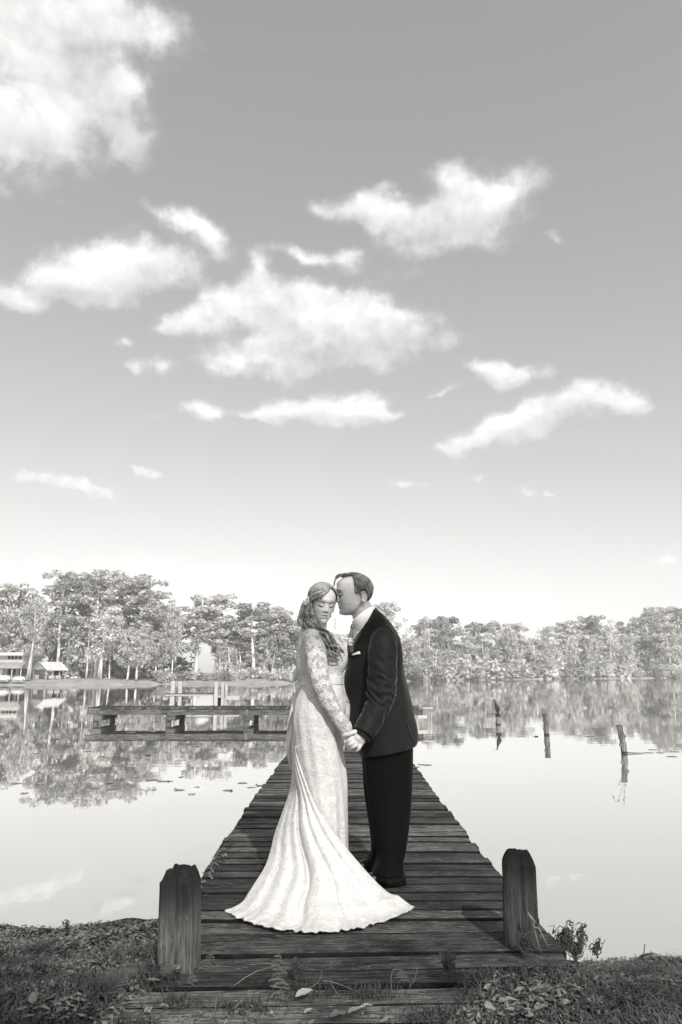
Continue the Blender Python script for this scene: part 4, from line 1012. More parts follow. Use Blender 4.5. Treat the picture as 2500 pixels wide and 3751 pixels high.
def loft(rings, n, seg, disp=None, power=2.0, cap=(True, True), zcut=None):
    """horizontal rings given as photo (y, left x, right x, world Y, depth radius, twist)"""
    Rr = catmull([(r[0], r[1], r[2], r[3], r[4]) for r in rings], n); v = []
    for i, (py, xl, xr, Y, ry) in enumerate(Rr):
        a = PX(xl, py, Y); c = PX(xr, py, Y); cx = (a[0] + c[0]) / 2; rx = (c[0] - a[0]) / 2; z = (a[2] + c[2]) / 2
        for j in range(seg):
            an = 2 * math.pi * j / seg; ca, sa = math.cos(an), math.sin(an)
            k = (abs(ca) ** power + abs(sa) ** power) ** (-1 / power)
            x, y, zz = ca * k, sa * k, 0
            d = disp(i / (n - 1), an) if disp else 0
            v.append((cx + x * (rx + d), Y + y * (ry + d), z + (zcut(i / (n - 1), x, y) if zcut else 0)))
    f = [(i * seg + j, (i + 1) * seg + j, (i + 1) * seg + (j + 1) % seg, i * seg + (j + 1) % seg) for i in range(n - 1) for j in range(seg)]
    if cap[0]: f.append(tuple(range(seg)))
    if cap[1]: f.append(tuple((n - 1) * seg + j for j in range(seg))[::-1])
    return v, f
def limb(path, n, seg=20, disp=None, cap=(True, True)):
    """tube along photo points (px, py, Y, in-plane radius, depth radius)"""
    P = catmull(path, n); W_ = [Vector(PX(p[0], p[1], p[2])) for p in P]; v = []
    for i, p in enumerate(P):
        t = (W_[min(i + 1, n - 1)] - W_[max(i - 1, 0)]).normalized(); yv = Vector((0, 1, 0)); a = t.cross(yv).normalized(); b_ = a.cross(t).normalized()
        for j in range(seg):
            an = 2 * math.pi * j / seg; d = disp(i / (n - 1), an) if disp else 0
            v.append(W_[i] + a * math.cos(an) * (p[3] + d) + b_ * math.sin(an) * (p[4] + d))
    f = [(i * seg + j, i * seg + (j + 1) % seg, (i + 1) * seg + (j + 1) % seg, (i + 1) * seg + j) for i in range(n - 1) for j in range(seg)]
    if cap[0]: f.append(tuple(range(seg))[::-1])
    if cap[1]: f.append(tuple((n - 1) * seg + j for j in range(seg)))
    return v, f
def ball(c, r, s=(1, 1, 1), n=12):
    v = [(c[0], c[1], c[2] + r * s[2])]; f = []
    for i in range(1, n):
        for j in range(n * 2):
            a = math.pi * i / n; b_ = math.pi * j / n; v.append((c[0] + r * s[0] * math.sin(a) * math.cos(b_), c[1] + r * s[1] * math.sin(a) * math.sin(b_), c[2] + r * s[2] * math.cos(a)))
    v.append((c[0], c[1], c[2] - r * s[2])); m = n * 2
    for j in range(m): f.append((0, 1 + j, 1 + (j + 1) % m)); f.append((len(v) - 1, 1 + (n - 2) * m + (j + 1) % m, 1 + (n - 2) * m + j))
    for i in range(n - 2):
        for j in range(m): f.append((1 + i * m + j, 1 + (i + 1) * m + j, 1 + (i + 1) * m + (j + 1) % m, 1 + i * m + (j + 1) % m))
    return v, f

# head, in its own frame: x right, y forward, z up
ZP = [-.120, -.112, -.10, -.085, -.07, -.05, -.02, .0, .03, .06, .085, .103, .112, .1155]
HA = [.014, .030, .042, .051, .056, .062, .068, .071, .0745, .0725, .0605, .041, .022, .003]
HF = [.050, .070, .079, .081, .082, .083, .085, .087, .0915, .0875, .069, .042, .022, .003]
def sint(z, X, Yv): return sum(float(np.interp(z + o, X, Yv)) for o in (-.010, -.005, 0, .005, .010)) / 5 if z < .09 else float(np.interp(z, X, Yv))
HB = [.0, -.004, .004, .022, .04, .062, .082, .092, .099, .094, .074, .048, .026, .003]
PZ_ = [-.120, -.112, -.103, -.095, -.084, -.0745, -.069, -.0625, -.056, -.048, -.041, -.036, -.030, -.02, .0, .013, .028, .045, .12]
PF_ = [.050, .083, .0905, .090, .083, .0905, .0925, .0875, .0945, .091, .094, .110, .1185, .1145, .1005, .0915, .0965, .0945, .0]
PW_ = [.02, .022, .022, .02, .02, .022, .024, .024, .022, .014, .014, .0145, .0135, .0115, .010, .013, .03, .05, .05]
def head_pts(nz=84, na=112, male=False):
    v = []; zs = []
    for i in range(nz):
        t = i / (nz - 1); z = -.120 + .2355 * (.5 - .5 * math.cos(math.pi * (.04 + .93 * t))) * 1.005; z = min(z, .1155); zs.append(z)
        a = sint(z, ZP, HA) if z > -.1 else np.interp(z, ZP, HA); f_ = sint(z, ZP, HF) if z > -.1 else np.interp(z, ZP, HF); b_ = np.interp(z, ZP, HB)
        if male: f_ *= 1 + .14 * math.exp(-((z - .083) / .022) ** 2); b_ *= 1.12
        if male: a = a * (1.05 + .10 * math.exp(-((z + .09) / .035) ** 2))
        pf = np.interp(z, PZ_, PF_) if z < .045 else f_
        if not male and -.042 < z < .02: pf = f_ + (pf - f_) * .68
        pw = np.interp(z, PZ_, PW_)
        for j in range(na):
            an = 2 * math.pi * j / na; c, s = math.cos(an), math.sin(an)
            k = (abs(c) ** 2.25 + abs(s) ** 2.25) ** (-1 / 2.25)
            x = c * k * a; y = s * k * (f_ if s > 0 else b_ if b_ > 0 else b_)
            if s > 0:
                g = math.exp(-(x / pw) ** 2) if z < .045 else 0
                y += (pf - f_) * g
                for sx in (-1, 1):   # sockets, closed lids, brow ridge, cheeks
                    y -= (.0085 if male else .0060) * math.exp(-((x - sx * .030) / .015) ** 2 - ((z - .004) / .012) ** 2)
                    y += .0085 * math.exp(-((x - sx * .031) / .0105) ** 2 - ((z + .001) / .0075) ** 2)
                    y += .004 * math.exp(-((x - sx * .032) / .018) ** 2 - ((z - .024) / .006) ** 2) * (1.5 if male else .2)
                    y += .004 * math.exp(-((x - sx * .04) / .018) ** 2 - ((z + .03) / .018) ** 2)
                    y += .0045 * math.exp(-((x - sx * .0125) / .006) ** 2 - ((z + .034) / .007) ** 2)
                    y -= .003 * math.exp(-((x - sx * .0265) / .006) ** 2 - ((z + .0635) / .008) ** 2)
                y -= .0028 * math.exp(-((z + .0628) / .0022) ** 2) * math.exp(-(x / .02) ** 4)
            v.append((x, y, z))
    f = [(i * na + j, i * na + (j + 1) % na, (i + 1) * na + (j + 1) % na, (i + 1) * na + j) for i in range(nz - 1) for j in range(na)]
    f.append(tuple(range(na))[::-1]); f.append(tuple((nz - 1) * na + j for j in range(na)))
    return v, f
def ear_pts(sx, y0=-.012, z0=-.012):
    mb = MB(); pts = []
    for i in range(13):
        a = R(-70 + i * 285 / 12); pts.append((sx * (.074 + .010 * math.cos(a * .5) * .6 + .004), y0 - math.cos(a - R(90)) * 0 - .016 * math.sin(a + R(90)) * 1.0, z0 + .028 * math.sin(a) if 0 else z0 + .029 * -math.cos(a + R(90)) * -1))
    return pts
def add_ear(mb, sx, y0=-.016, z0=-.016):
    pts = []
    for i in range(15):
        a = R(150) - R(300) * i / 14      # from the front top, over the back, to the lobe
        pts.append((sx * (.078 + .010 * (1 - abs(i - 6) / 9)), y0 - .0165 * math.cos(a), z0 + .029 * math.sin(a)))
    mb.tube(pts, [.0035 + .001 * math.sin(i) for i in range(13)] + [.006, .006], 8)
    v, f = ball((sx * .078, y0 - .002, z0 - .002), 1, (.0045, .015, .026), 8); mb.add(v, f)

def frame(px, py, Y, yaw, pitch, roll, sc):
    """yaw: where the face points, degrees from the camera direction towards photo right; pitch down positive; roll to photo right positive"""
    fwd = Vector((math.sin(R(yaw)), -math.cos(R(yaw)), 0)); right = Vector((fwd.y, -fwd.x, 0)); up = Vector((0, 0, 1))
    m = Matrix((right, fwd, up)).transposed().to_4x4()      # columns
    rot = Matrix.Rotation(R(-pitch), 4, 'X') @ Matrix.Identity(4)
    rl = Matrix.Rotation(R(roll), 4, 'Y')
    return Matrix.Translation(Vector(PX(px, py, Y))) @ rl @ m @ rot @ Matrix.Scale(sc, 4)

def remeshed(name, mb, voxel, mat, parent, smooth_it=3):
    me = mb.mesh(name + '_src', None) if False else mk(name + '_src', mb.v, mb.f)
    o = bpy.data.objects.new(name + '_src', me); C.objects.link(o)
    m = o.modifiers.new('r', 'REMESH'); m.mode = 'VOXEL'; m.voxel_size = voxel; m.use_smooth_shade = True
    s = o.modifiers.new('s', 'SMOOTH'); s.iterations = smooth_it; s.factor = .5
    dg = bpy.context.evaluated_depsgraph_get(); me2 = bpy.data.meshes.new_from_object(o.evaluated_get(dg)); me2.name = name
    bpy.data.objects.remove(o); bpy.data.meshes.remove(me)
    for mm in (mat if isinstance(mat, list) else [mat]): me2.materials.append(mm)
    me2.polygons.foreach_set('use_smooth', np.ones(len(me2.polygons), dtype=bool))
    return link(name, me2, parent)
def paint(o, HM, tests):
    """assign material slots by position in the head frame"""
    inv = HM.inverted()
    for p in o.data.polygons:
        c = inv @ p.center
        if abs(c.x) < .09 and c.y > -.03 and -.12 < c.z < .06:
            for k, t in enumerate(tests):
                if t(c): p.material_index = k + 1
def hair_obj(name, locks, mat, parent, n=5):
    """locks: list of (points, radii, shade)"""
    V = []; F = []; A = []
    for pts, rad, sh in locks:
        mb = MB(); mb.tube(pts, rad, n); o = len(V); V.extend(mb.v); F.extend([tuple(i + o for i in q_) for q_ in mb.f]); A.extend([sh] * len(mb.v))
    me = mk(name, V, F, True, mat); at = me.attributes.new('lock', 'FLOAT', 'POINT'); at.data.foreach_set('value', A)
    return link(name, me, parent)
def surf_strand(bvh, HM, start, stepf, n, off0, off1, r0, rnd_, sh, mask=None):
    """follow the skull: stepf(p,i) gives the direction in the head frame"""
    p = Vector(start); pts = []
    for i in range(n):
        loc, nor, _, _ = bvh.find_nearest(p)
        if nor.dot(loc - Vector((0, -.01, 0))) < 0: nor = -nor
        if mask and i > 1 and not mask(loc): break
        off_ = off0 + (off1 - off0) * i / (n - 1); pts.append(HM @ (loc + nor * off_))
        p = loc + Vector(stepf(loc, i))
    n = len(pts)
    return (pts, [r0 * (1 - .75 * (i / (n - 1)) ** 2) for i in range(n)], sh)

# ================================================================== groom
gY = 4.46
groom = empty('person', (PX(1360, 3245, 4.4)[0], 4.4, 0.0), 'man in a dark suit leaning in to kiss the woman\'s temple, holding her hand', 'person')
groom.location = (0, 0, 0); groom.location = (.2, 4.42, 0)
GI = Matrix.Translation((-.2, -4.42, 0))
def local(o):  # meshes are given in world coordinates; keep them there under the person's empty
    o.matrix_parent_inverse = Matrix.Translation(-Vector(o.parent.location)) if o.parent and o.parent.type == 'EMPTY' else Matrix.Identity(4); return o
GH = frame(1293, 2177, 4.37, -81, 3, -2, 1.09)
hv, hf = head_pts(male=True)
mb = MB(); mb.add([GH @ Vector(p) for p in hv], hf)
me_ = MB(); add_ear(me_, -1, -.048, -.026); add_ear(me_, 1, -.048, -.026); mb.add([GH @ Vector(p) for p in me_.v], me_.f)
v, f = limb([(1300, 2195, 4.38, .055, .055), (1322, 2228, 4.39, .070, .064), (1338, 2262, 4.41, .078, .07), (1352, 2310, 4.44, .09, .10), (1360, 2370, 4.46, .11, .14)], 14, 24); mb.add(v, f)
v, f = loft([(2340, 1330, 1420, 4.46, .16), (2420, 1310, 1455, 4.46, .18), (2500, 1300, 1470, 4.46, .17), (2650, 1310, 1490, 4.46, .16), (2740, 1345, 1500, 4.47, .17)], 14, 28); mb.add(v, f)
def H5(x, y, dy=0, Y=4.10): return (1200 + .1276 * x, 2600 + .1276 * y, Y + dy)
def chain(mb, pts, rads, n=None, seg=10):
    path = [(p[0], p[1], p[2], r, r * .92) for p, r in zip(pts, rads)]; v, f = limb(path, n or len(path) * 3, seg); mb.add(v, f)
    for p, r in ((pts[0], rads[0]), (pts[-1], rads[-1])): v, f = ball(PX(*p), r * .98, n=7); mb.add(v, f)
# near arm inside the sleeve
chain(mb, [(1405, 2345, 4.30), (1402, 2500, 4.24), (1385, 2585, 4.20), (1345, 2665, 4.13), H5(1000, 720)], [.05, .045, .04, .035, .029])
# left hand closed round hers
chain(mb, [H5(1010, 720), H5(900, 790, -.004), H5(800, 810, -.006)], [.030, .033, .022]); chain(mb, [H5(1010, 760), H5(960, 900, 0), H5(940, 990, -.004)], [.028, .028, .018])
chain(mb, [H5(880, 800, -.008), H5(830, 930, -.008)], [.03, .024])
chain(mb, [H5(770, 790, -.012), H5(650, 860, -.028), H5(585, 905, -.022), H5(565, 965, -.004), H5(600, 985, .012)], [.0135, .0125, .0115, .0105, .009])
chain(mb, [H5(820, 880, -.014), H5(720, 965, -.030), H5(640, 1010, -.024), H5(625, 1065, -.004), H5(665, 1080, .012)], [.0135, .0125, .0115, .0105, .009])
chain(mb, [H5(880, 940, -.012), H5(790, 1040, -.026), H5(705, 1085, -.020), H5(690, 1135, -.002), H5(720, 1150, .012)], [.013, .0118, .011, .010, .0085])
chain(mb, [H5(950, 985, -.008), H5(920, 1085, -.018), H5(870, 1155, -.012), H5(825, 1175, .004), H5(800, 1150, .014)], [.012, .0108, .0098, .009, .008])
chain(mb, [H5(900, 720, -.006), H5(800, 640, -.020), H5(690, 670, -.030), H5(570, 715, -.028), H5(480, 725, -.022)], [.020, .0155, .0135, .0125, .0105])
# far arm and hand, behind hers
chain(mb, [(1395, 2345, 4.63), (1370, 2500, 4.66), (1330, 2590, 4.55), (1285, 2650, 4.40), H5(520, 700, .26)], [.05, .045, .04, .033, .026])
chain(mb, [H5(520, 700, .26), H5(430, 830, .22), H5(420, 900, .19)], [.026, .026, .02])
for (x0, y0, x1, y1, x2, y2) in ((420, 860, 400, 960, 420, 1040), (440, 880, 415, 1010, 430, 1090), (455, 900, 430, 1050, 440, 1140), (470, 900, 450, 1070, 452, 1170)):
    chain(mb, [H5(x0, y0, .2), H5(x1, y1, .17), H5(x2, y2, .15)], [.011, .0105, .009])
chain(mb, [H5(450, 760, .22), H5(380, 800, .17), H5(325, 850, .15)], [.014, .0125, .011])
# legs
chain(mb, [(1410, 2740, 4.40), (1420, 2950, 4.38), (1430, 3180, 4.38)], [.08, .06, .045]); chain(mb, [(1390, 2740, 4.55), (1385, 2950, 4.6), (1390, 3170, 4.6)], [.08, .06, .045])
MT['stubble'] = simple('stubbled_skin', .43, .6, .3, var=.15, scale=300.0)
gb = local(remeshed('body', mb, .0032, [MT['skin_g'], MT['lip_g'], MT['stubble']], groom, 3))
paint(gb, GH, [lambda c: abs(c.x) < .021 and abs(c.z + .0625) < .0085 * (1 - (c.x / .023) ** 2) and c.y > .078,
               lambda c: c.z < -.05 - .25 * max(0, .05 - c.y) + .008 * mnoise.noise(c * 60) and c.z > -.125])
bvh_g = BVHTree.FromPolygons([Vector(p) for p in hv], hf)
# brow, closed eye, stubble-free cheek
def face_line(HM, pts, rad, name, mat, parent, bvh, off_=.0012):
    q_ = []
    for x, z in pts:
        hit = bvh.ray_cast(Vector((x, .3, z)), Vector((0, -1, 0)))
        q_.append(HM @ (hit[0] + Vector((0, off_ / 1, 0))))
    m = MB(); m.tube(q_, rad, 6); return local(m.build(name, MT[mat], parent, True))
for sx in (-1, 1):
    face_line(GH, [(sx * .018, .022), (sx * .03, .0285), (sx * .043, .027), (sx * .05, .021)], [.004, .0055, .005, .003], 'eyebrow', 'brow', groom, bvh_g, .0005)
    face_line(GH, [(sx * .019, -.004), (sx * .028, -.0085), (sx * .040, -.008), (sx * .052, -.002)], [.0016, .0034, .0038, .002], 'eyelashes', 'lash', groom, bvh_g, .0004)

# groom's hair: a cap and short swept locks
def hair_mask_g(p):   # head frame, true where hair grows
    x, y, z = p
    if z < -.075: return False
    if y > .002: return z > .098
    if y > -.03: return z > -.004 + .6 * max(0, y + .01)
    if y > -.064: return z > .006
    return z > -.037 + .7 * (y + .08)
def cap_mesh(name, hv, hf, mask, th, HM, mat, parent, sh=.25):
    keep = [q_ for q_ in hf if len(q_) == 4 and all(mask(hv[i]) for i in q_)]; keep.append(hf[-1])
    used = sorted({i for q_ in keep for i in q_}); ix = {u: k for k, u in enumerate(used)}; V = []
    for u in used:
        p = Vector(hv[u]); n_ = Vector((p.x, p.y + .01, p.z + .01)).normalized(); V.append(HM @ (p + n_ * th(p)))
    me = mk(name, V, [tuple(ix[i] for i in q_) for q_ in keep], True, mat); at = me.attributes.new('lock', 'FLOAT', 'POINT'); at.data.foreach_set('value', [sh] * len(V))
    o = link(name, me, parent); s = o.modifiers.new('s', 'SOLIDIFY'); s.thickness = .006; s.offset = -1; return local(o)
cap_mesh('hair', hv, hf, hair_mask_g, lambda p: .005 + .005 * max(0, min(1, (p.z + .01) / .08)), GH, MT['hair_g'], groom, .2)
rnd = random.Random(3); locks = []
cand = [Vector(p) for p in hv if hair_mask_g(p)]
for k in range(1900):
    p = rnd.choice(cand)
    def st(q_, i, p=p):
        top = max(0, min(1, (q_.z - .05) / .05))
        if q_.y > .03 and 0: return (0.002 * p.x, .004 - .0 * i, -.006 * (1 - top) + .001)
        side = 1 if q_.x > 0 else -1
        return (side * .007 * top, -.0045 - .002 * top + (.003 if q_.y < -.07 else 0), -.0085 * (1 - top) - .0015)
    locks.append(surf_strand(bvh_g, GH, p, st, 6, .007 + rnd.uniform(0, .007), .008 + rnd.uniform(0, .010), rnd.uniform(.0012, .0026), rnd, max(0, min(1, .5 + .45 * math.sin(p.y * 120 + p.z * 40 + p.x * 60) + rnd.uniform(-.45, .45))), hair_mask_g))
for k in range(34):  # forelock falling over the brow
    x0 = rnd.uniform(-.045, .03); y0 = rnd.uniform(.02, .06); l = rnd.uniform(.6, 1.05)
    P_ = [(x0, y0 - .03, .114), (x0, y0 + .01, .118 + rnd.uniform(0, .006)), (x0 * .9, y0 + .035 * l, .113 + rnd.uniform(-.004, .005)), (x0 * .8, .082 + .010 * l, .100 + rnd.uniform(-.005, .005)), (x0 * .7, .096 + .008 * l, .084 - .006 * l), (x0 * .7, .102 + .004 * l, .068 - .012 * l)]
    P_ = catmull(P_, 9); locks.append(([GH @ Vector(p) for p in P_], [.0022 * (1 - .8 * (i / 8) ** 2) for i in range(9)], rnd.uniform(.1, .9)))
local(hair_obj('hair', locks, MT['hair_g'], groom))

# shirt, collar, tie
v, f = limb([(1330, 2250, 4.39, .084, .082), (1336, 2258, 4.39, .089, .086), (1346, 2272, 4.40, .102, .095), (1358, 2288, 4.42, .115, .11)], 10, 36, cap=(False, False))
o = local(link('shirt_collar', mk('shirt_collar', v, f, True, MT['shirt']), groom)); s = o.modifiers.new('s', 'SOLIDIFY'); s.thickness = .004
v, f = loft([(2290, 1294, 1390, 4.44, .10), (2320, 1293, 1400, 4.45, .13), (2360, 1290, 1420, 4.46, .14), (2420, 1290, 1440, 4.46, .14)], 12, 36)
local(link('shirt', mk('shirt', v, f, True, MT['shirt']), groom))
v, f = limb([(1294, 2287, 4.33, .010, .008), (1292, 2296, 4.32, .014, .010), (1290, 2306, 4.32, .010, .007), (1286, 2330, 4.31, .015, .006), (1283, 2352, 4.31, .018, .006), (1284, 2390, 4.32, .018, .006)], 24, 14)
local(link('tie', mk('tie', v, f, True, MT['tie']), groom))

# jacket
def zr(rows, Yf, rf):
    out = []
    for y, l, r_ in rows: a = Z1(l, y); c = Z1(r_, y); out.append((a[1], a[0], c[0], Yf(y), rf(y)))
    return out
JR = [(470, 935, 995), (505, 918, 1030), (545, 893, 1072), (600, 862, 1120), (650, 834, 1158), (700, 805, 1190), (760, 770, 1214), (830, 742, 1228), (890, 722, 1238), (960, 713, 1248), (1030, 694, 1256), (1090, 677, 1263), (1180, 675, 1276), (1300, 688, 1306), (1400, 697, 1330), (1500, 700, 1352), (1600, 722, 1374), (1700, 762, 1384), (1780, 800, 1372), (1828, 838, 1350)]
jY = lambda y: np.interp(y, [470, 700, 1830], [4.44, 4.46, 4.46]); jr = lambda y: np.interp(y, [470, 505, 545, 600, 660, 760, 1000, 1180, 1500, 1830], [.085, .12, .155, .185, .21, .215, .20, .185, .20, .205])
def jd(t, an):
    d = .0025 * math.sin(9 * an + 12 * t) * (t > .3) + .003 * math.sin(22 * t + 3 * math.sin(an)) * math.exp(-((t - .55) / .3) ** 2)
    if t > .5: d += .012 * (t - .5) * math.exp(-((an - 6.0) / .3) ** 2)
    return d
def jz(t, x, y): return (.030 * x * (t - .9) / .1 + .0) if t > .9 else 0
rings_j = zr(JR, jY, jr)
v, f = loft(rings_j, 90, 96, jd, 2.15, (False, False), jz)
jk = local(link('jacket', mk('jacket', v, f, True, MT['suit']), groom)); s = jk.modifiers.new('s', 'SOLIDIFY'); s.thickness = .005
bvh_j = BVHTree.FromPolygons([Vector(p) for p in v], f)
def onj(px, py, off_=.004):
    o_ = Vector((0, 0, CAMH)); d = Vector(ray(px, py)).normalized(); h = bvh_j.ray_cast(o_, d)
    if h[0] is None:
        n_ = bvh_j.find_nearest(Vector(PX(px, py, 4.33))); return n_[0] - d * off_
    return h[0] - d * off_
def decal(name, polyA, polyB, n, mat, parent, off_=.004, th=.004, k=4):
    """strip between two photo polylines laid on the jacket"""
    A = catmull([Z1(*p) for p in polyA], n); B = catmull([Z1(*p) for p in polyB], n); V = []
    for i in range(n):
        for j in range(k + 1):
            u = j / k; q_ = A[i] * (1 - u) + B[i] * u; V.append(onj(q_[0], q_[1], off_))
    F = [(i * (k + 1) + j, i * (k + 1) + j + 1, (i + 1) * (k + 1) + j + 1, (i + 1) * (k + 1) + j) for i in range(n - 1) for j in range(k)]
    o = link(name, mk(name, V, F, True, MT[mat]), parent); s = o.modifiers.new('s', 'SOLIDIFY'); s.thickness = th; s.offset = 0; return local(o)
decal('lapel', [(962, 470), (920, 520), (875, 580), (845, 640)], [(1008, 492), (985, 540), (940, 600), (870, 648)], 14, 'suit', groom, .007, .004)
decal('lapel', [(845, 628), (820, 690), (785, 770), (745, 860), (722, 905)], [(862, 652), (858, 700), (822, 770), (768, 850), (728, 900)], 18, 'suit', groom, .010, .004)
decal('pocket_square', [(750, 908), (785, 893), (826, 876)], [(764, 919), (800, 912), (842, 902)], 6, 'shirt', groom, .008, .003, 2)
# near sleeve
sp_ = [(1085, 655, 48, 4.30), (1078, 700, 88, 4.275), (1066, 770, 122, 4.25), (1056, 880, 137, 4.225), (1052, 1020, 138, 4.21), (1048, 1150, 130, 4.20), (1036, 1270, 120, 4.185), (1006, 1390, 112, 4.16), (962, 1490, 106, 4.14), (912, 1590, 102, 4.12), (868, 1672, 98, 4.10)]
path = [Z1(x, y) + (Y, w * .3827 / 618, min(.078, w * .3827 / 618 * .9)) for x, y, w, Y in sp_]
def sd_(t, an):
    w = math.exp(-((t - .62) / .14) ** 2); w2 = math.exp(-((t - .35) / .2) ** 2)
    n_ = mnoise.noise(Vector((t * 15 + 1.2 * math.sin(an), math.cos(an - t * 6) * 1.1, math.sin(an - t * 6) * 1.1))); r_ = 1 - abs(n_) * 2.4
    n2_ = mnoise.noise(Vector((t * 5, math.cos(an - t * 9) * 1.6, math.sin(an - t * 9) * 1.6)))
    return (.004 + .013 * w) * (r_ - .5) * (.35 + w + .5 * w2) + .006 * n2_
v, f = limb(path, 110, 56, sd_, (True, False)); o = local(link('jacket_sleeve', mk('jacket_sleeve', v, f, True, MT['suit']), groom)); s = o.modifiers.new('s', 'SOLIDIFY'); s.thickness = .004
v, f = limb([Z1(900, 1610) + (4.115, .058, .05), Z1(845, 1700) + (4.10, .050, .042)], 5, 28, None, (False, False)); o = local(link('shirt_cuff', mk('shirt_cuff', v, f, True, MT['suit']), groom)); s = o.modifiers.new('s', 'SOLIDIFY'); s.thickness = .003
# far sleeve
path = [(1400, 2330, 4.62, .06, .06), (1385, 2420, 4.66, .075, .07), (1368, 2510, 4.66, .07, .065), (1330, 2590, 4.56, .062, .058), (1290, 2645, 4.42, .05, .045)]
v, f = limb(path, 40, 30, sd_, (True, False)); local(link('jacket_sleeve', mk('jacket_sleeve', v, f, True, MT['suit']), groom))
# sleeve buttons
for k in range(3):
    c = Vector(PX(*Z1(1000 - k * 10, 1640 + k * 18), 4.05)); m = MB(); m.tube([c, c + Vector((0, .01, 0))], .006, 8); local(m.build('button', MT['shoe'], groom))
# jacket vent seam at the back
decal('vent_flap', [(1235, 1380), (1262, 1500), (1300, 1640), (1345, 1745)], [(1250, 1385), (1276, 1500), (1316, 1640), (1362, 1742)], 14, 'suit', groom, .003, .002)

# trousers
def leg(rows, Yf, rf, ph):
    rr = []
    for y, l, r_ in rows: a = Z4(l, y); c = Z4(r_, y); rr.append((a[1], a[0], c[0], Yf(y), rf(y)))
    def d(t, an):
        b_ = math.exp(-((t - .93) / .06) ** 2)
        return .006 * b_ * math.sin(70 * t + 2 * math.sin(an + ph)) + .0022 * math.sin(7 * an + 8 * t) + .008 * math.exp(-((an - 4.55) / .10) ** 2) * (.4 + .6 * t) + .004 * math.sin(3 * an + 10 * t + ph) * math.exp(-((t - .5) / .2) ** 2)
    return loft(rr, 90, 64, d, 2.2, (True, False))
v1, f1 = leg([(-60, 1040, 1392), (60, 1032, 1398), (200, 1046, 1396), (330, 1060, 1390), (450, 1076, 1386), (620, 1100, 1376), (760, 1122, 1360), (840, 1140, 1346), (900, 1128, 1330), (950, 1106, 1336), (990, 1104, 1338), (1035, 1135, 1334)], lambda y: np.interp(y, [-60, 300, 1035], [4.42, 4.40, 4.395]), lambda y: np.interp(y, [-60, 60, 400, 840, 1035], [.14, .13, .10, .085, .095]), 0)
v2, f2 = leg([(-60, 1024, 1330), (60, 1020, 1330), (200, 1033, 1310), (330, 1042, 1290), (450, 1056, 1270), (620, 1080, 1255), (760, 1095, 1240), (830, 1092, 1235), (880, 1064, 1230), (930, 1046, 1225), (965, 1066, 1222)], lambda y: np.interp(y, [-60, 300, 965], [4.52, 4.58, 4.61]), lambda y: np.interp(y, [-60, 60, 400, 840, 965], [.14, .13, .10, .085, .09]), 2)
o = len(v1); tr = local(link('trousers', mk('trousers', v1 + v2, f1 + [tuple(i + o for i in q_) for q_ in f2], True, MT['trouser']), groom)); s = tr.modifiers.new('s', 'SOLIDIFY'); s.thickness = .004
def shoe(heel_px, Y, turn):
    c = PZ(heel_px, 3240, 0); x0 = PX(heel_px, 3240, Y)[0]; n = 22; seg = 20; v = []; f = []
    L_ = .305
    for i in range(n):
        t = i / (n - 1); w = .040 * (1 - .35 * math.exp(-((t - .35) / .18) ** 2)) * (1 if t < .8 else math.sqrt(max(0.02, 1 - ((t - .8) / .2) ** 2))); w *= (.75 + .25 * min(1, t * 8)); w += .006 * math.exp(-((t - .68) / .15) ** 2)
        h = np.interp(t, [0, .1, .3, .5, .75, .95, 1], [.075, .085, .085, .068, .05, .038, .02])
        for j in range(seg):
            a = 2 * math.pi * j / seg; yy = math.cos(a) * w; zz = .012 + max(-.2, math.sin(a)) * h * (1 if math.sin(a) > 0 else .0)
            zz = .012 if math.sin(a) <= 0 else .012 + h * math.sin(a) ** .8
            X = -t * L_; v.append((x0 + X * math.cos(turn) - yy * math.sin(turn), Y + X * math.sin(turn) + yy * math.cos(turn), zz))
    f = [(i * seg + j, i * seg + (j + 1) % seg, (i + 1) * seg + (j + 1) % seg, (i + 1) * seg + j) for i in range(n - 1) for j in range(seg)] + [tuple(range(seg))[::-1], tuple((n - 1) * seg + j for j in range(seg))]
    o = local(link('shoe', mk('shoe', v, f, True, MT['shoe']), groom))
    m = MB(); pts = []
    vv = []; k = 16
    for i in range(k):
        t = i / (k - 1); w = (.043 * (1 - .35 * math.exp(-((t - .35) / .18) ** 2)) + .006 * math.exp(-((t - .68) / .15) ** 2)) * (1 if t < .8 else math.sqrt(max(0.03, 1 - ((t - .8) / .2) ** 2))) * (.75 + .25 * min(1, t * 8))
        X = .004 - t * (L_ + .008)
        for (yy, zz) in ((-w, .001), (w, .001), (w, .014), (-w, .014)): vv.append((x0 + X * math.cos(turn) - yy * math.sin(turn), Y + X * math.sin(turn) + yy * math.cos(turn), zz))
    m.add(vv, [(i * 4 + j, i * 4 + (j + 1) % 4, (i + 1) * 4 + (j + 1) % 4, (i + 1) * 4 + j) for i in range(k - 1) for j in range(4)] + [(0, 3, 2, 1), tuple((k - 1) * 4 + j for j in range(4))])
    so = m.build('sole', MT['trouser'], o)
shoe(1483, 4.40, R(10)); shoe(1420, 4.615, R(8))

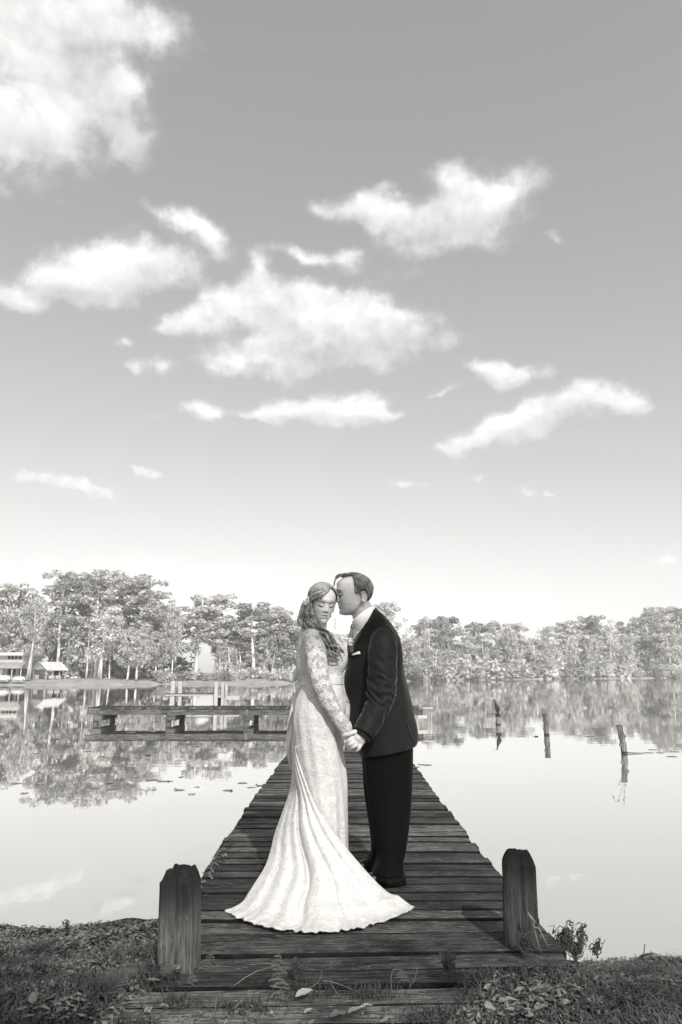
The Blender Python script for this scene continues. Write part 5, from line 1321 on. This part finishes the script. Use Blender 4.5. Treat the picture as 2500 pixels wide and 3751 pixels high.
# boutonniere
bt = Vector(PX(1283, 2352, 4.27)); m = MB(); rnd = random.Random(8)
for k in range(34):
    a = rnd.uniform(0, 6.28); e_ = rnd.uniform(-1.1, 1.2); d = Vector((math.cos(a) * math.cos(e_), -abs(math.sin(e_)) * .8, math.sin(a) * math.cos(e_))); c = bt + d * .020
    n_ = d.normalized(); t_ = n_.orthogonal().normalized(); b_ = n_.cross(t_); s = rnd.uniform(.007, .012)
    V = [c, c + t_ * s + n_ * .004, c + (t_ + b_) * s * .8 + n_ * .007, c + b_ * s + n_ * .004]; m.add(V, [(0, 1, 2, 3)])
v, f = ball(bt, .017, n=8); m.add(v, f); local(m.build('boutonniere', MT['petal'], groom))
m = MB(); m.tube([bt, bt + Vector((.006, -.004, -.035)), bt + Vector((.0, -.002, -.06))], [.006, .004, .003], 6); m.tube([bt, bt + Vector((.018, 0, -.03)), bt + Vector((.02, 0, -.05))], [.003, .006, .002], 6); local(m.build('boutonniere_stem', MT['fern'], groom))

# ================================================================== bride
bride = empty('person', (-.1, 4.25, 0), 'woman in a long-sleeved white lace wedding dress with curls over her shoulder', 'person')
BHm = frame(1182, 2211, 4.27, 20, 13, 4, 1.0)
hb_, hfb = head_pts()
mb = MB(); mb.add([BHm @ Vector(p) for p in hb_], hfb)
me_ = MB(); add_ear(me_, -1, -.018, -.02); add_ear(me_, 1, -.018, -.02); mb.add([BHm @ Vector(p) for p in me_.v], me_.f)
v, f = limb([(1178, 2225, 4.30, .046, .046), (1172, 2270, 4.31, .047, .046), (1166, 2305, 4.30, .055, .06), (1160, 2335, 4.29, .08, .10)], 12, 24); mb.add(v, f)
v, f = loft([(2312, 1120, 1190, 4.29, .13), (2335, 1108, 1222, 4.28, .155), (2370, 1100, 1246, 4.275, .13), (2410, 1096, 1266, 4.27, .115), (2450, 1092, 1260, 4.27, .11), (2500, 1108, 1250, 4.27, .105), (2600, 1090, 1250, 4.27, .13), (2800, 1100, 1250, 4.27, .14)], 30, 32); mb.add(v, f)
chain(mb, [(1150, 2335, 4.13), (1165, 2430, 4.09), (1178, 2505, 4.07), (1210, 2590, 4.07), (1248, 2650, 4.08), H5(480, 640)], [.045, .038, .034, .032, .026, .021])
chain(mb, [(1215, 2340, 4.40), (1250, 2440, 4.45), (1262, 2540, 4.42), (1262, 2640, 4.28), H5(430, 690, .14)], [.042, .036, .034, .028, .02])
# her right hand under his
chain(mb, [H5(480, 640), H5(545, 760, .008), H5(590, 850, .012)], [.022, .026, .022])
chain(mb, [H5(530, 830, .005), H5(510, 920, -.002), H5(545, 1010, .006), H5(590, 1090, .014)], [.0095, .009, .0085, .0075])
chain(mb, [H5(570, 860, .012), H5(560, 980, .006), H5(590, 1080, .014), H5(625, 1165, .018)], [.0095, .009, .0085, .0075])
chain(mb, [H5(610, 870, .016), H5(620, 1000, .014), H5(650, 1100, .020), H5(690, 1170, .022)], [.0095, .009, .0085, .0075])
chain(mb, [H5(640, 860, .02), H5(670, 980, .02), H5(700, 1080, .026), H5(740, 1140, .028)], [.009, .008, .0075, .007])
chain(mb, [H5(560, 740, .0), H5(640, 760, -.008), H5(720, 800, .0)], [.012, .0105, .009])
# her left hand
chain(mb, [H5(430, 690, .14), H5(430, 800, .12)], [.022, .02])
for k in range(4): chain(mb, [H5(415 + 12 * k, 820, .12), H5(405 + 14 * k, 930, .105), H5(425 + 12 * k, 1010, .11)], [.0085, .008, .007])
bb = local(remeshed('body', mb, .0032, [MT['skin_b'], MT['lip'], MT['lid']], bride, 3))
paint(bb, BHm, [lambda c: abs(c.x) < .020 and abs(c.z + .0625) < .0076 * (1 - (c.x / .023) ** 2) and c.y > .078,
                lambda c: abs(abs(c.x) - .031) < .0165 and -.006 < c.z < .013 - 18 * (abs(c.x) - .031) ** 2 and c.y > .06])
bvh_b = BVHTree.FromPolygons([Vector(p) for p in hb_], hfb)
for sx in (-1, 1):
    face_line(BHm, [(sx * .014, .020), (sx * .025, .0275), (sx * .038, .028), (sx * .049, .021)], [.0016, .0022, .002, .001], 'eyebrow', 'brow', bride, bvh_b, .0004)
    face_line(BHm, [(sx * .019, -.004), (sx * .026, -.0085), (sx * .036, -.0085), (sx * .0455, -.003), (sx * .050, .0)], [.001, .002, .0026, .0022, .0008], 'eyelashes', 'lash', bride, bvh_b, .0008)
face_line(BHm, [(-.019, -.0625), (-.008, -.0615), (0, -.0632), (.008, -.0615), (.019, -.0625)], [.0006, .001, .001, .001, .0006], 'lip_line', 'lash', bride, bvh_b, -.0004)

# bride's hair
def hair_mask_b(p):
    x, y, z = p
    if z < -.08: return False
    lim = .066 - 26 * (x - .012) ** 2 if y > .0 else -.08   # swept off a side parting
    if y > 0:
        xs_ = x * g_side; lim = (.098 - .95 * (xs_ + .022) if xs_ > -.022 else .098 - 22 * (xs_ + .022) ** 2) - .9 * max(0, .040 - y)
    return z > lim
g_side = 1 if (BHm @ Vector((.05, 0, 0))).x < (BHm @ Vector((-.05, 0, 0))).x else -1
cap_mesh('hair', hb_, hfb, hair_mask_b, lambda p: .006 + .008 * max(0, min(1, (p.z + .02) / .08)), BHm, MT['hair_b'], bride, .15)  # dark tone painted into the cap stands in for shade under the locks
rnd = random.Random(4); locks = []
cand = [Vector(p) for p in hb_ if hair_mask_b(p)]
# in the head frame +x is photo left for her (she faces the camera)
g_side = 1 if (BHm @ Vector((.05, 0, 0))).x < (BHm @ Vector((-.05, 0, 0))).x else -1
for k in range(1500):
    p = rnd.choice(cand)
    def st(q_, i, p=p):
        top = max(0, min(1, (q_.z - .0) / .09)); s = g_side
        if q_.y > .0 and q_.x * s < .02: return (s * .004, -.011, .002 + .001 * math.sin(i))
        return (s * .009 * top, -.0055 + .003 * math.sin(i * 1.1 + p.z * 90), -.0085 * (1 - top) - .002 + .002 * math.cos(i * 1.3 + p.z * 70))
    locks.append(surf_strand(bvh_b, BHm, p, st, 11, .012 + rnd.uniform(0, .006), .013 + rnd.uniform(0, .010), rnd.uniform(.0010, .0020), rnd, max(0, min(1, .5 + .35 * math.sin(p.y * 70 + p.z * 120) + rnd.uniform(-.3, .3))), hair_mask_b))
# side wave sweeping from the parting across the temple to the gathered curls
for k in range(240):
    u = rnd.random(); s = g_side
    P_ = [(-s * .014, .040 - .03 * u, .110 + .004 * u), (s * .014, .046 - .035 * u, .108 + .006 * u), (s * .042, .046 - .04 * u, .094 + .006 * u), (s * .064, .034 - .045 * u, .062), (s * .077, .016 - .045 * u, .020), (s * .086, .006 - .04 * u, -.02), (s * .09, -.01 - .03 * u, -.05)]
    P_ = catmull([(a + rnd.uniform(-.003, .003), b_ + rnd.uniform(-.004, .004), c + rnd.uniform(-.003, .003) + .003 * math.sin(i * 2.2 + u * 5)) for i, (a, b_, c) in enumerate(P_)], 18)
    locks.append(([BHm @ Vector(p) for p in P_], [rnd.uniform(.0012, .002)] * 17 + [.001], max(0, min(1, .5 + .35 * math.sin(u * 22) + rnd.uniform(-.25, .25)))))
# twisted braid round the side
for ph in (0, 2.1, 4.2):
    P_ = []
    for i in range(34):
        t = i / 33; b0 = Vector((g_side * (.030 + .058 * math.sin(t * 1.6)), .066 - .13 * t, .075 - .075 * t)); P_.append(BHm @ (b0 + Vector((.004 * math.cos(t * 26 + ph), .0, .007 * math.sin(t * 26 + ph)))))
    locks.append((P_, [.005] * 33 + [.003], .6))
# cascade of curls
cen = catmull([Z1(392, 345) + (4.26, 34), Z1(355, 425) + (4.23, 50), Z1(312, 530) + (4.20, 62), Z1(338, 600) + (4.17, 70), Z1(420, 655) + (4.15, 62), Z1(490, 722) + (4.12, 60), Z1(545, 800) + (4.11, 72), Z1(600, 870) + (4.12, 78), Z1(660, 935) + (4.14, 40)], 60)
CLM = []
for k in range(76): CLM.append((rnd.uniform(0, 6.28), rnd.uniform(.15, 1) ** .55, rnd.choice((0, 0, 4, 9, 14, 20, 26, 32)), rnd.randint(16, 34), rnd.uniform(.30, .5) * rnd.choice((-1, 1)), rnd.uniform(0, 6.28), rnd.uniform(.006, .014), rnd.uniform(0, .85)))
for k in range(1200):
    a0, rr, s0, ln, turns, ph, cr, shd = CLM[k % 76]; rr += rnd.uniform(-.11, .11); s1 = min(59, s0 + ln + rnd.randint(-3, 3)); ph += rnd.uniform(-.35, .35); cr *= rnd.uniform(.75, 1.2); pts = []
    for i in range(s0, s1 + 1):
        w = cen[i][3] * .3827 / 620; base = Vector(PX(cen[i][0], cen[i][1], cen[i][2])); t = Vector(PX(*cen[min(i + 1, 59)][:3])) - Vector(PX(*cen[max(i - 1, 0)][:3])); t.normalize(); a = t.cross(Vector((0, 1, 0))).normalized()
        an = a0 + .012 * (i - s0); q_ = base + a * math.cos(an) * rr * w + Vector((0, 1, 0)) * math.sin(an) * rr * w * .62
        q_ += a * math.cos(turns * i + ph) * cr + Vector((0, 1, 0)) * math.sin(turns * i + ph) * cr + t * math.sin(turns * i + ph) * cr * .4
        pts.append(q_)
    m_ = len(pts); r0 = rnd.uniform(.0011, .0022)
    locks.append((pts, [r0 * min(1, .3 + i / 4) * (1 - .75 * (i / (m_ - 1)) ** 3) for i in range(m_)], max(0, min(1, shd + rnd.uniform(-.2, .25)))))
# loose tendrils
for (pts) in ([(595, 555), (598, 575), (588, 590), (598, 610), (606, 625), (598, 645), (590, 665)], [(590, 560), (600, 580), (606, 600), (592, 618), (586, 640), (600, 655), (584, 672)]):
    locks.append(([Vector(PX(*Z1(*p), 4.22)) for p in catmull(pts, 20)], [.0011] * 20, .6))
local(hair_obj('hair', locks, MT['hair_b'], bride))
v, f = ball(PX(*Z1(386, 520), 4.165), .006, n=6); local(link('earring', mk('earring', v, f, True, MT['white']), bride))
m = MB(); rnd = random.Random(2)
for k in range(26):
    c = Vector(PX(*Z1(306 + rnd.uniform(-16, 12), 410 + rnd.uniform(-22, 22)), 4.2 + rnd.uniform(-.02, .02))); v, f = ball(c, rnd.uniform(.003, .006), n=4); m.add(v, f)
local(m.build('hair_ornament', MT['petal'], bride))

# bodice, sash, skirt
BR = [(668, 268, 470), (700, 256, 560), (760, 244, 630), (830, 233, 682), (900, 226, 712), (950, 222, 718), (1000, 222, 712), (1050, 226, 690), (1085, 236, 674), (1130, 258, 668), (1165, 268, 668)]
bvr = lambda y: np.interp(y, [668, 720, 830, 950, 1085, 1165], [.13, .155, .145, .135, .118, .112])
v, f = loft(zr(BR, lambda y: 4.275, bvr), 50, 72, lambda t, an: .001 * math.sin(30 * an), 2.1, (True, False))
o = local(link('bodice', mk('bodice', v, f, True, MT['lace']), bride)); s = o.modifiers.new('s', 'SOLIDIFY'); s.thickness = .003
SK = [(1110, 250, 672), (1195, 266, 672), (1260, 250, 688), (1340, 224, 700), (1440, 200, 696), (1550, 193, 684)]
rs = [(Z1(0, y)[1], Z1(l, y)[0], Z1(r_, y)[0], 4.275, np.interp(y, [1110, 1260, 1440, 1550], [.115, .135, .165, .172])) for y, l, r_ in SK]
rs += [(2700, 1078, 1256, 4.275, .172), (2761, 1080, 1262, 4.275, .172), (2853, 1086, 1272, 4.28, .175), (2950, 1096, 1274, 4.28, .18), (3108, 1106, 1276, 4.29, .185), (3245, 1112, 1280, 4.30, .19)]
def skd(t, an):
    return .004 * math.sin(14 * an + 3 * math.sin(5 * t)) * t + .007 * max(0, t - .25) * math.sin(9 * an + 6 * t) + .003 * math.sin(25 * t + 4 * an) * math.exp(-((t - .3) / .2) ** 2)
v, f = loft(rs, 120, 120, skd, 2.0, (False, False)); o = local(link('skirt', mk('skirt', v, f, True, MT['lace']), bride)); s = o.modifiers.new('s', 'SOLIDIFY'); s.thickness = .003
v, f = loft(zr([(1112, 246, 676), (1135, 258, 675), (1165, 264, 676), (1198, 262, 678)], lambda y: 4.275, lambda y: .123), 10, 72, lambda t, an: .0015 * math.sin(t * 25 + 2 * math.sin(an * 2)), 2.05, (False, False))
o = local(link('sash', mk('sash', v, f, True, MT['satin']), bride)); s = o.modifiers.new('s', 'SOLIDIFY'); s.thickness = .003
def ribbon(pts, wpx, Y, name='ribbon', wave=.012):
    P_ = catmull([Z1(*p) for p in pts], 40); V = []
    for i, p in enumerate(P_):
        w = np.interp(i / 39, np.linspace(0, 1, len(wpx)), wpx) * .3827 / 2
        for s in (-1, -.33, .33, 1): q_ = PX(p[0] + s * w, p[1], Y + wave * math.sin(i * .35 + s * 1.2)); V.append(q_)
    F = [(i * 4 + j, i * 4 + j + 1, (i + 1) * 4 + j + 1, (i + 1) * 4 + j) for i in range(39) for j in range(3)]
    o = link(name, mk(name, V, F, True, MT['satin']), bride); s = o.modifiers.new('s', 'SOLIDIFY'); s.thickness = .002; return local(o)
ribbon([(232, 1170), (225, 1260), (205, 1400), (175, 1560), (150, 1720), (150, 1850), (172, 2010)], [30, 60, 62, 55, 46, 34, 8], 4.40)
ribbon([(240, 1180), (240, 1290), (225, 1450), (200, 1620), (190, 1780), (188, 1900), (182, 2040)], [24, 44, 40, 30, 22, 16, 5], 4.37)
ribbon([(236, 1170), (215, 1260), (190, 1400), (168, 1600), (172, 1760), (176, 1850)], [24, 40, 34, 26, 20, 6], 4.43)
def bow(pts, Y, r): v, f = limb([Z1(*p) + (Y, a, b_) for p, a, b_ in pts], 22, 18); local(link('bow_loop', mk('bow_loop', v, f, True, MT['satin']), bride))
bow([((262, 1150), .012, .012), ((235, 1128), .020, .014), ((205, 1118), .030, .018), ((188, 1150), .026, .016), ((190, 1180), .006, .006)], 4.34, 1)
bow([((258, 1165), .012, .01), ((248, 1200), .022, .014), ((235, 1240), .028, .016), ((215, 1275), .018, .01)], 4.33, 1)
bow([((258, 1160), .012, .01), ((275, 1195), .018, .012), ((268, 1240), .022, .012), ((255, 1285), .010, .008)], 4.31, 1)
v, f = ball(PX(*Z1(262, 1152), 4.32), .018, (.8, .8, 1.3), 8); local(link('bow_knot', mk('bow_knot', v, f, True, MT['satin']), bride))
# lace sleeve
path = [Z1(372, 705) + (4.155, .040, .04), Z1(382, 740) + (4.14, .058, .055), Z1(398, 820) + (4.12, .062, .056), Z1(415, 920) + (4.105, .061, .054), Z1(432, 1040) + (4.09, .057, .052), Z1(455, 1150) + (4.08, .054, .05), Z1(495, 1265) + (4.075, .051, .046), Z1(548, 1375) + (4.075, .047, .042), Z1(612, 1490) + (4.08, .041, .037), Z1(668, 1585) + (4.09, .034, .031), Z1(705, 1645) + (4.10, .028, .026)]
v, f = limb(path, 90, 40, lambda t, an: .0018 * math.sin(50 * t + 2 * an) * math.exp(-((t - .5) / .18) ** 2) + .001 * math.sin(60 * t + 5 * an), (True, False)); o = local(link('lace_sleeve', mk('lace_sleeve', v, f, True, MT['sleeve']), bride)); s = o.modifiers.new('s', 'SOLIDIFY'); s.thickness = .002
v, f = limb([(1215, 2335, 4.40, .055, .055), (1245, 2440, 4.45, .05, .05), (1258, 2540, 4.43, .046, .046), (1258, 2620, 4.31, .04, .04), (1256, 2670, 4.26, .03, .03)], 30, 24); local(link('lace_sleeve', mk('lace_sleeve', v, f, True, MT['sleeve']), bride))
# ring on her finger
c = Vector(PX(*H5(590, 1090, .006))); m = MB(); m.tube([c + Vector((-.004, 0, 0)), c + Vector((.004, 0, -.003))], .0095, 10); local(m.build('wedding_ring', MT['white'], bride))

# the train
PLc = [(1076, 2740, 4.30), (1070, 2830, 4.28), (1060, 2899, 4.27), (1024, 3001, 4.22), (1004, 3057, 4.20), (989, 3118, 4.16), (968, 3174, 4.12), (933, 3231, 4.08), (905, 3274, 4.03), (882, 3300, 3.99), (831, 3347, 3.905)]
PRc = [(1086, 2730, 4.09), (1092, 2776, 4.085), (1152, 2935, 4.075), (1208, 3024, 4.065), (1276, 3111, 4.05), (1356, 3203, 4.035), (1402, 3249, 4.02), (1430, 3270, 4.01), (1463, 3279, 4.01), (1492, 3297, 4.0), (1514, 3332, 3.955)]
nv, nu = 110, 260
A = catmull(PLc, nv); B = catmull(PRc, nv); V = []
rng = np.random.default_rng(12)
folds = [(.06, .03, .5), (.17, .05, .9), (.30, .05, 1.0), (.385, .022, -1.3), (.50, .07, 1.2), (.60, .018, -.5), (.68, .05, .8), (.80, .03, -.35), (.88, .06, .8)]
for i in range(nv):
    t = i / (nv - 1); a = Vector(PX(*A[i])); c = Vector(PX(*B[i])); bul = .045 + .29 * t ** 1.7
    if t > .93: pass
    for j in range(nu):
        u = j / (nu - 1); uu = u + .012 * math.sin(t * 5 + u * 9) * t
        p = a.lerp(c, u); s = math.sin(math.pi * u) ** .8
        dirv = Vector((.04 * (u - .5), -1, 0)); p = p + dirv * bul * s
        fo = 0
        for (fu, fw, fa) in folds: fo += fa * math.exp(-((uu - fu - .02 * (1 - t)) / (fw * (1.5 - .5 * t))) ** 2)
        amp = .044 * min(1, t * 1.8) ** .9 * (1 - .35 * t)
        p = p + (dirv * .8 + Vector((0, 0, .45))) * (fo - .45) * amp
        flat = max(0, (t - .80) / .20)
        if flat > 0:
            z0 = .012 + .020 * max(0, fo) * (1 - .5 * flat) + .012 * mnoise.noise(Vector((u * 30, 1, 1))) * flat
            p.z = p.z * (1 - flat) ** 1.2 + z0 * (1 - (1 - flat) ** 1.2)
        sc_ = .0
        if t > .955:
            k_ = (t - .955) / .045; p = p + (dirv * s + Vector(((u - .5) * 1.6, 0, 0))) * k_ * (.016 * (mnoise.noise(Vector((u * 42, 0, 3))) + .3) + .007 * abs(math.sin(u * math.pi * 37 + 2 * math.sin(u * 9))))
        p.z = max(p.z, .007); V.append(p)
F = [(i * nu + j, (i + 1) * nu + j, (i + 1) * nu + j + 1, i * nu + j + 1) for i in range(nv - 1) for j in range(nu - 1)]
tr_ = local(link('train', mk('train', V, F, True, MT['train']), bride)); s = tr_.modifiers.new('s', 'SOLIDIFY'); s.thickness = .003; s.offset = -1
# eyelash fringe on the scalloped hem
m = MB(); rnd = random.Random(6)
for j in range(0, nu - 1):
    for q_ in range(2):
        p = V[(nv - 1) * nu + j].lerp(V[(nv - 1) * nu + j + 1], rnd.random()); o_ = (p - V[(nv - 4) * nu + j]); o_.z = 0
        if o_.length < 1e-6: continue
        o_.normalize(); o_ = o_ * rnd.uniform(.006, .015) + Vector((rnd.uniform(-.003, .003), 0, -.002)); t_ = Vector((-o_.y, o_.x, 0)).normalized() * .0012
        m.add([p - t_, p + t_, p + o_], [(0, 1, 2)])
o = m.build('hem_fringe', MT['white'], tr_)
# ------------------------------------------------------------------ the oak behind the photographer that throws the dappled shade
rng = np.random.default_rng(77); d_ = np.array(tosun)
c0 = np.array([0.1, .9, 0.0]) + d_ * 13.0
cs = []; rs = []
for k in range(120):
    cs.append(c0 + np.array([rng.uniform(-5.5, 5.5), rng.uniform(-2.4, 1.6), rng.uniform(-1.6, 1.6)])); rs.append(rng.uniform(.35, .8))
for (ax, az_) in ((-.28, 1.75), (-.05, 1.5), (-.3, 2.05)):  # extra leaf clumps, added to keep part of the sun off the couple's heads
    cs.append(c0 + np.array([ax, 3.3, az_])); rs.append(.40)
for k in range(16):
    cs.append(c0 + np.array([rng.uniform(-2.5, 2.5), rng.uniform(1.8, 4.2), rng.uniform(-.8, 1.2)])); rs.append(rng.uniform(.2, .4))
v, f = leafcloud(cs, rs, 95, .15, rng, .7)
oak = empty('oak_tree', (6.5, -9.5, -.05), 'spreading oak behind the camera shading the near boards', 'tree')
o = link('crown', mk('crown', v - np.array([6.5, -9.5, -.05]), f, False, MT['crown']), oak)
b = MB(); top = Vector(c0) - Vector((6.5, -9.5, -.05))
b.tube([(0, 0, -.3), (0, 0, 1.5), (-.4, .1, 4), tuple(top + Vector((1.5, 0, -1.5)))], [.42, .34, .26, .14], 10)
for k in range(26):
    e_ = Vector(cs[k * 4]) - Vector((6.5, -9.5, -.05)); s_0 = Vector((-.4, .1, 4)).lerp(top + Vector((1.5, 0, -1.5)), rng.uniform(.1, 1)); b.tube([s_0, (s_0 + e_) / 2 + Vector((0, 0, .3)), e_], [.09, .05, .02], 5, False)
b.build('trunk', MT['trunk'], oak, True)

# ------------------------------------------------------------------ the air over the lake
hz = bpy.data.materials.new('haze'); hz.use_nodes = True; hn = hz.node_tree; hn.nodes.clear()
ho = N(hn, 'ShaderNodeOutputMaterial'); hv_ = N(hn, 'ShaderNodeVolumePrincipled', i_Density=.0009, i_Anisotropy=.0); hv_.inputs['Color'].default_value = (1.0, .995, .985, 1); L(hn, hv_.outputs[0], ho.inputs['Volume'])
m = MB(); m.box((0, 330, 14.5), (3600, 1280, 34)); h_ = m.build('haze', hz); tagp(h_, 'thin bright air paling the far shore', kind='stuff')
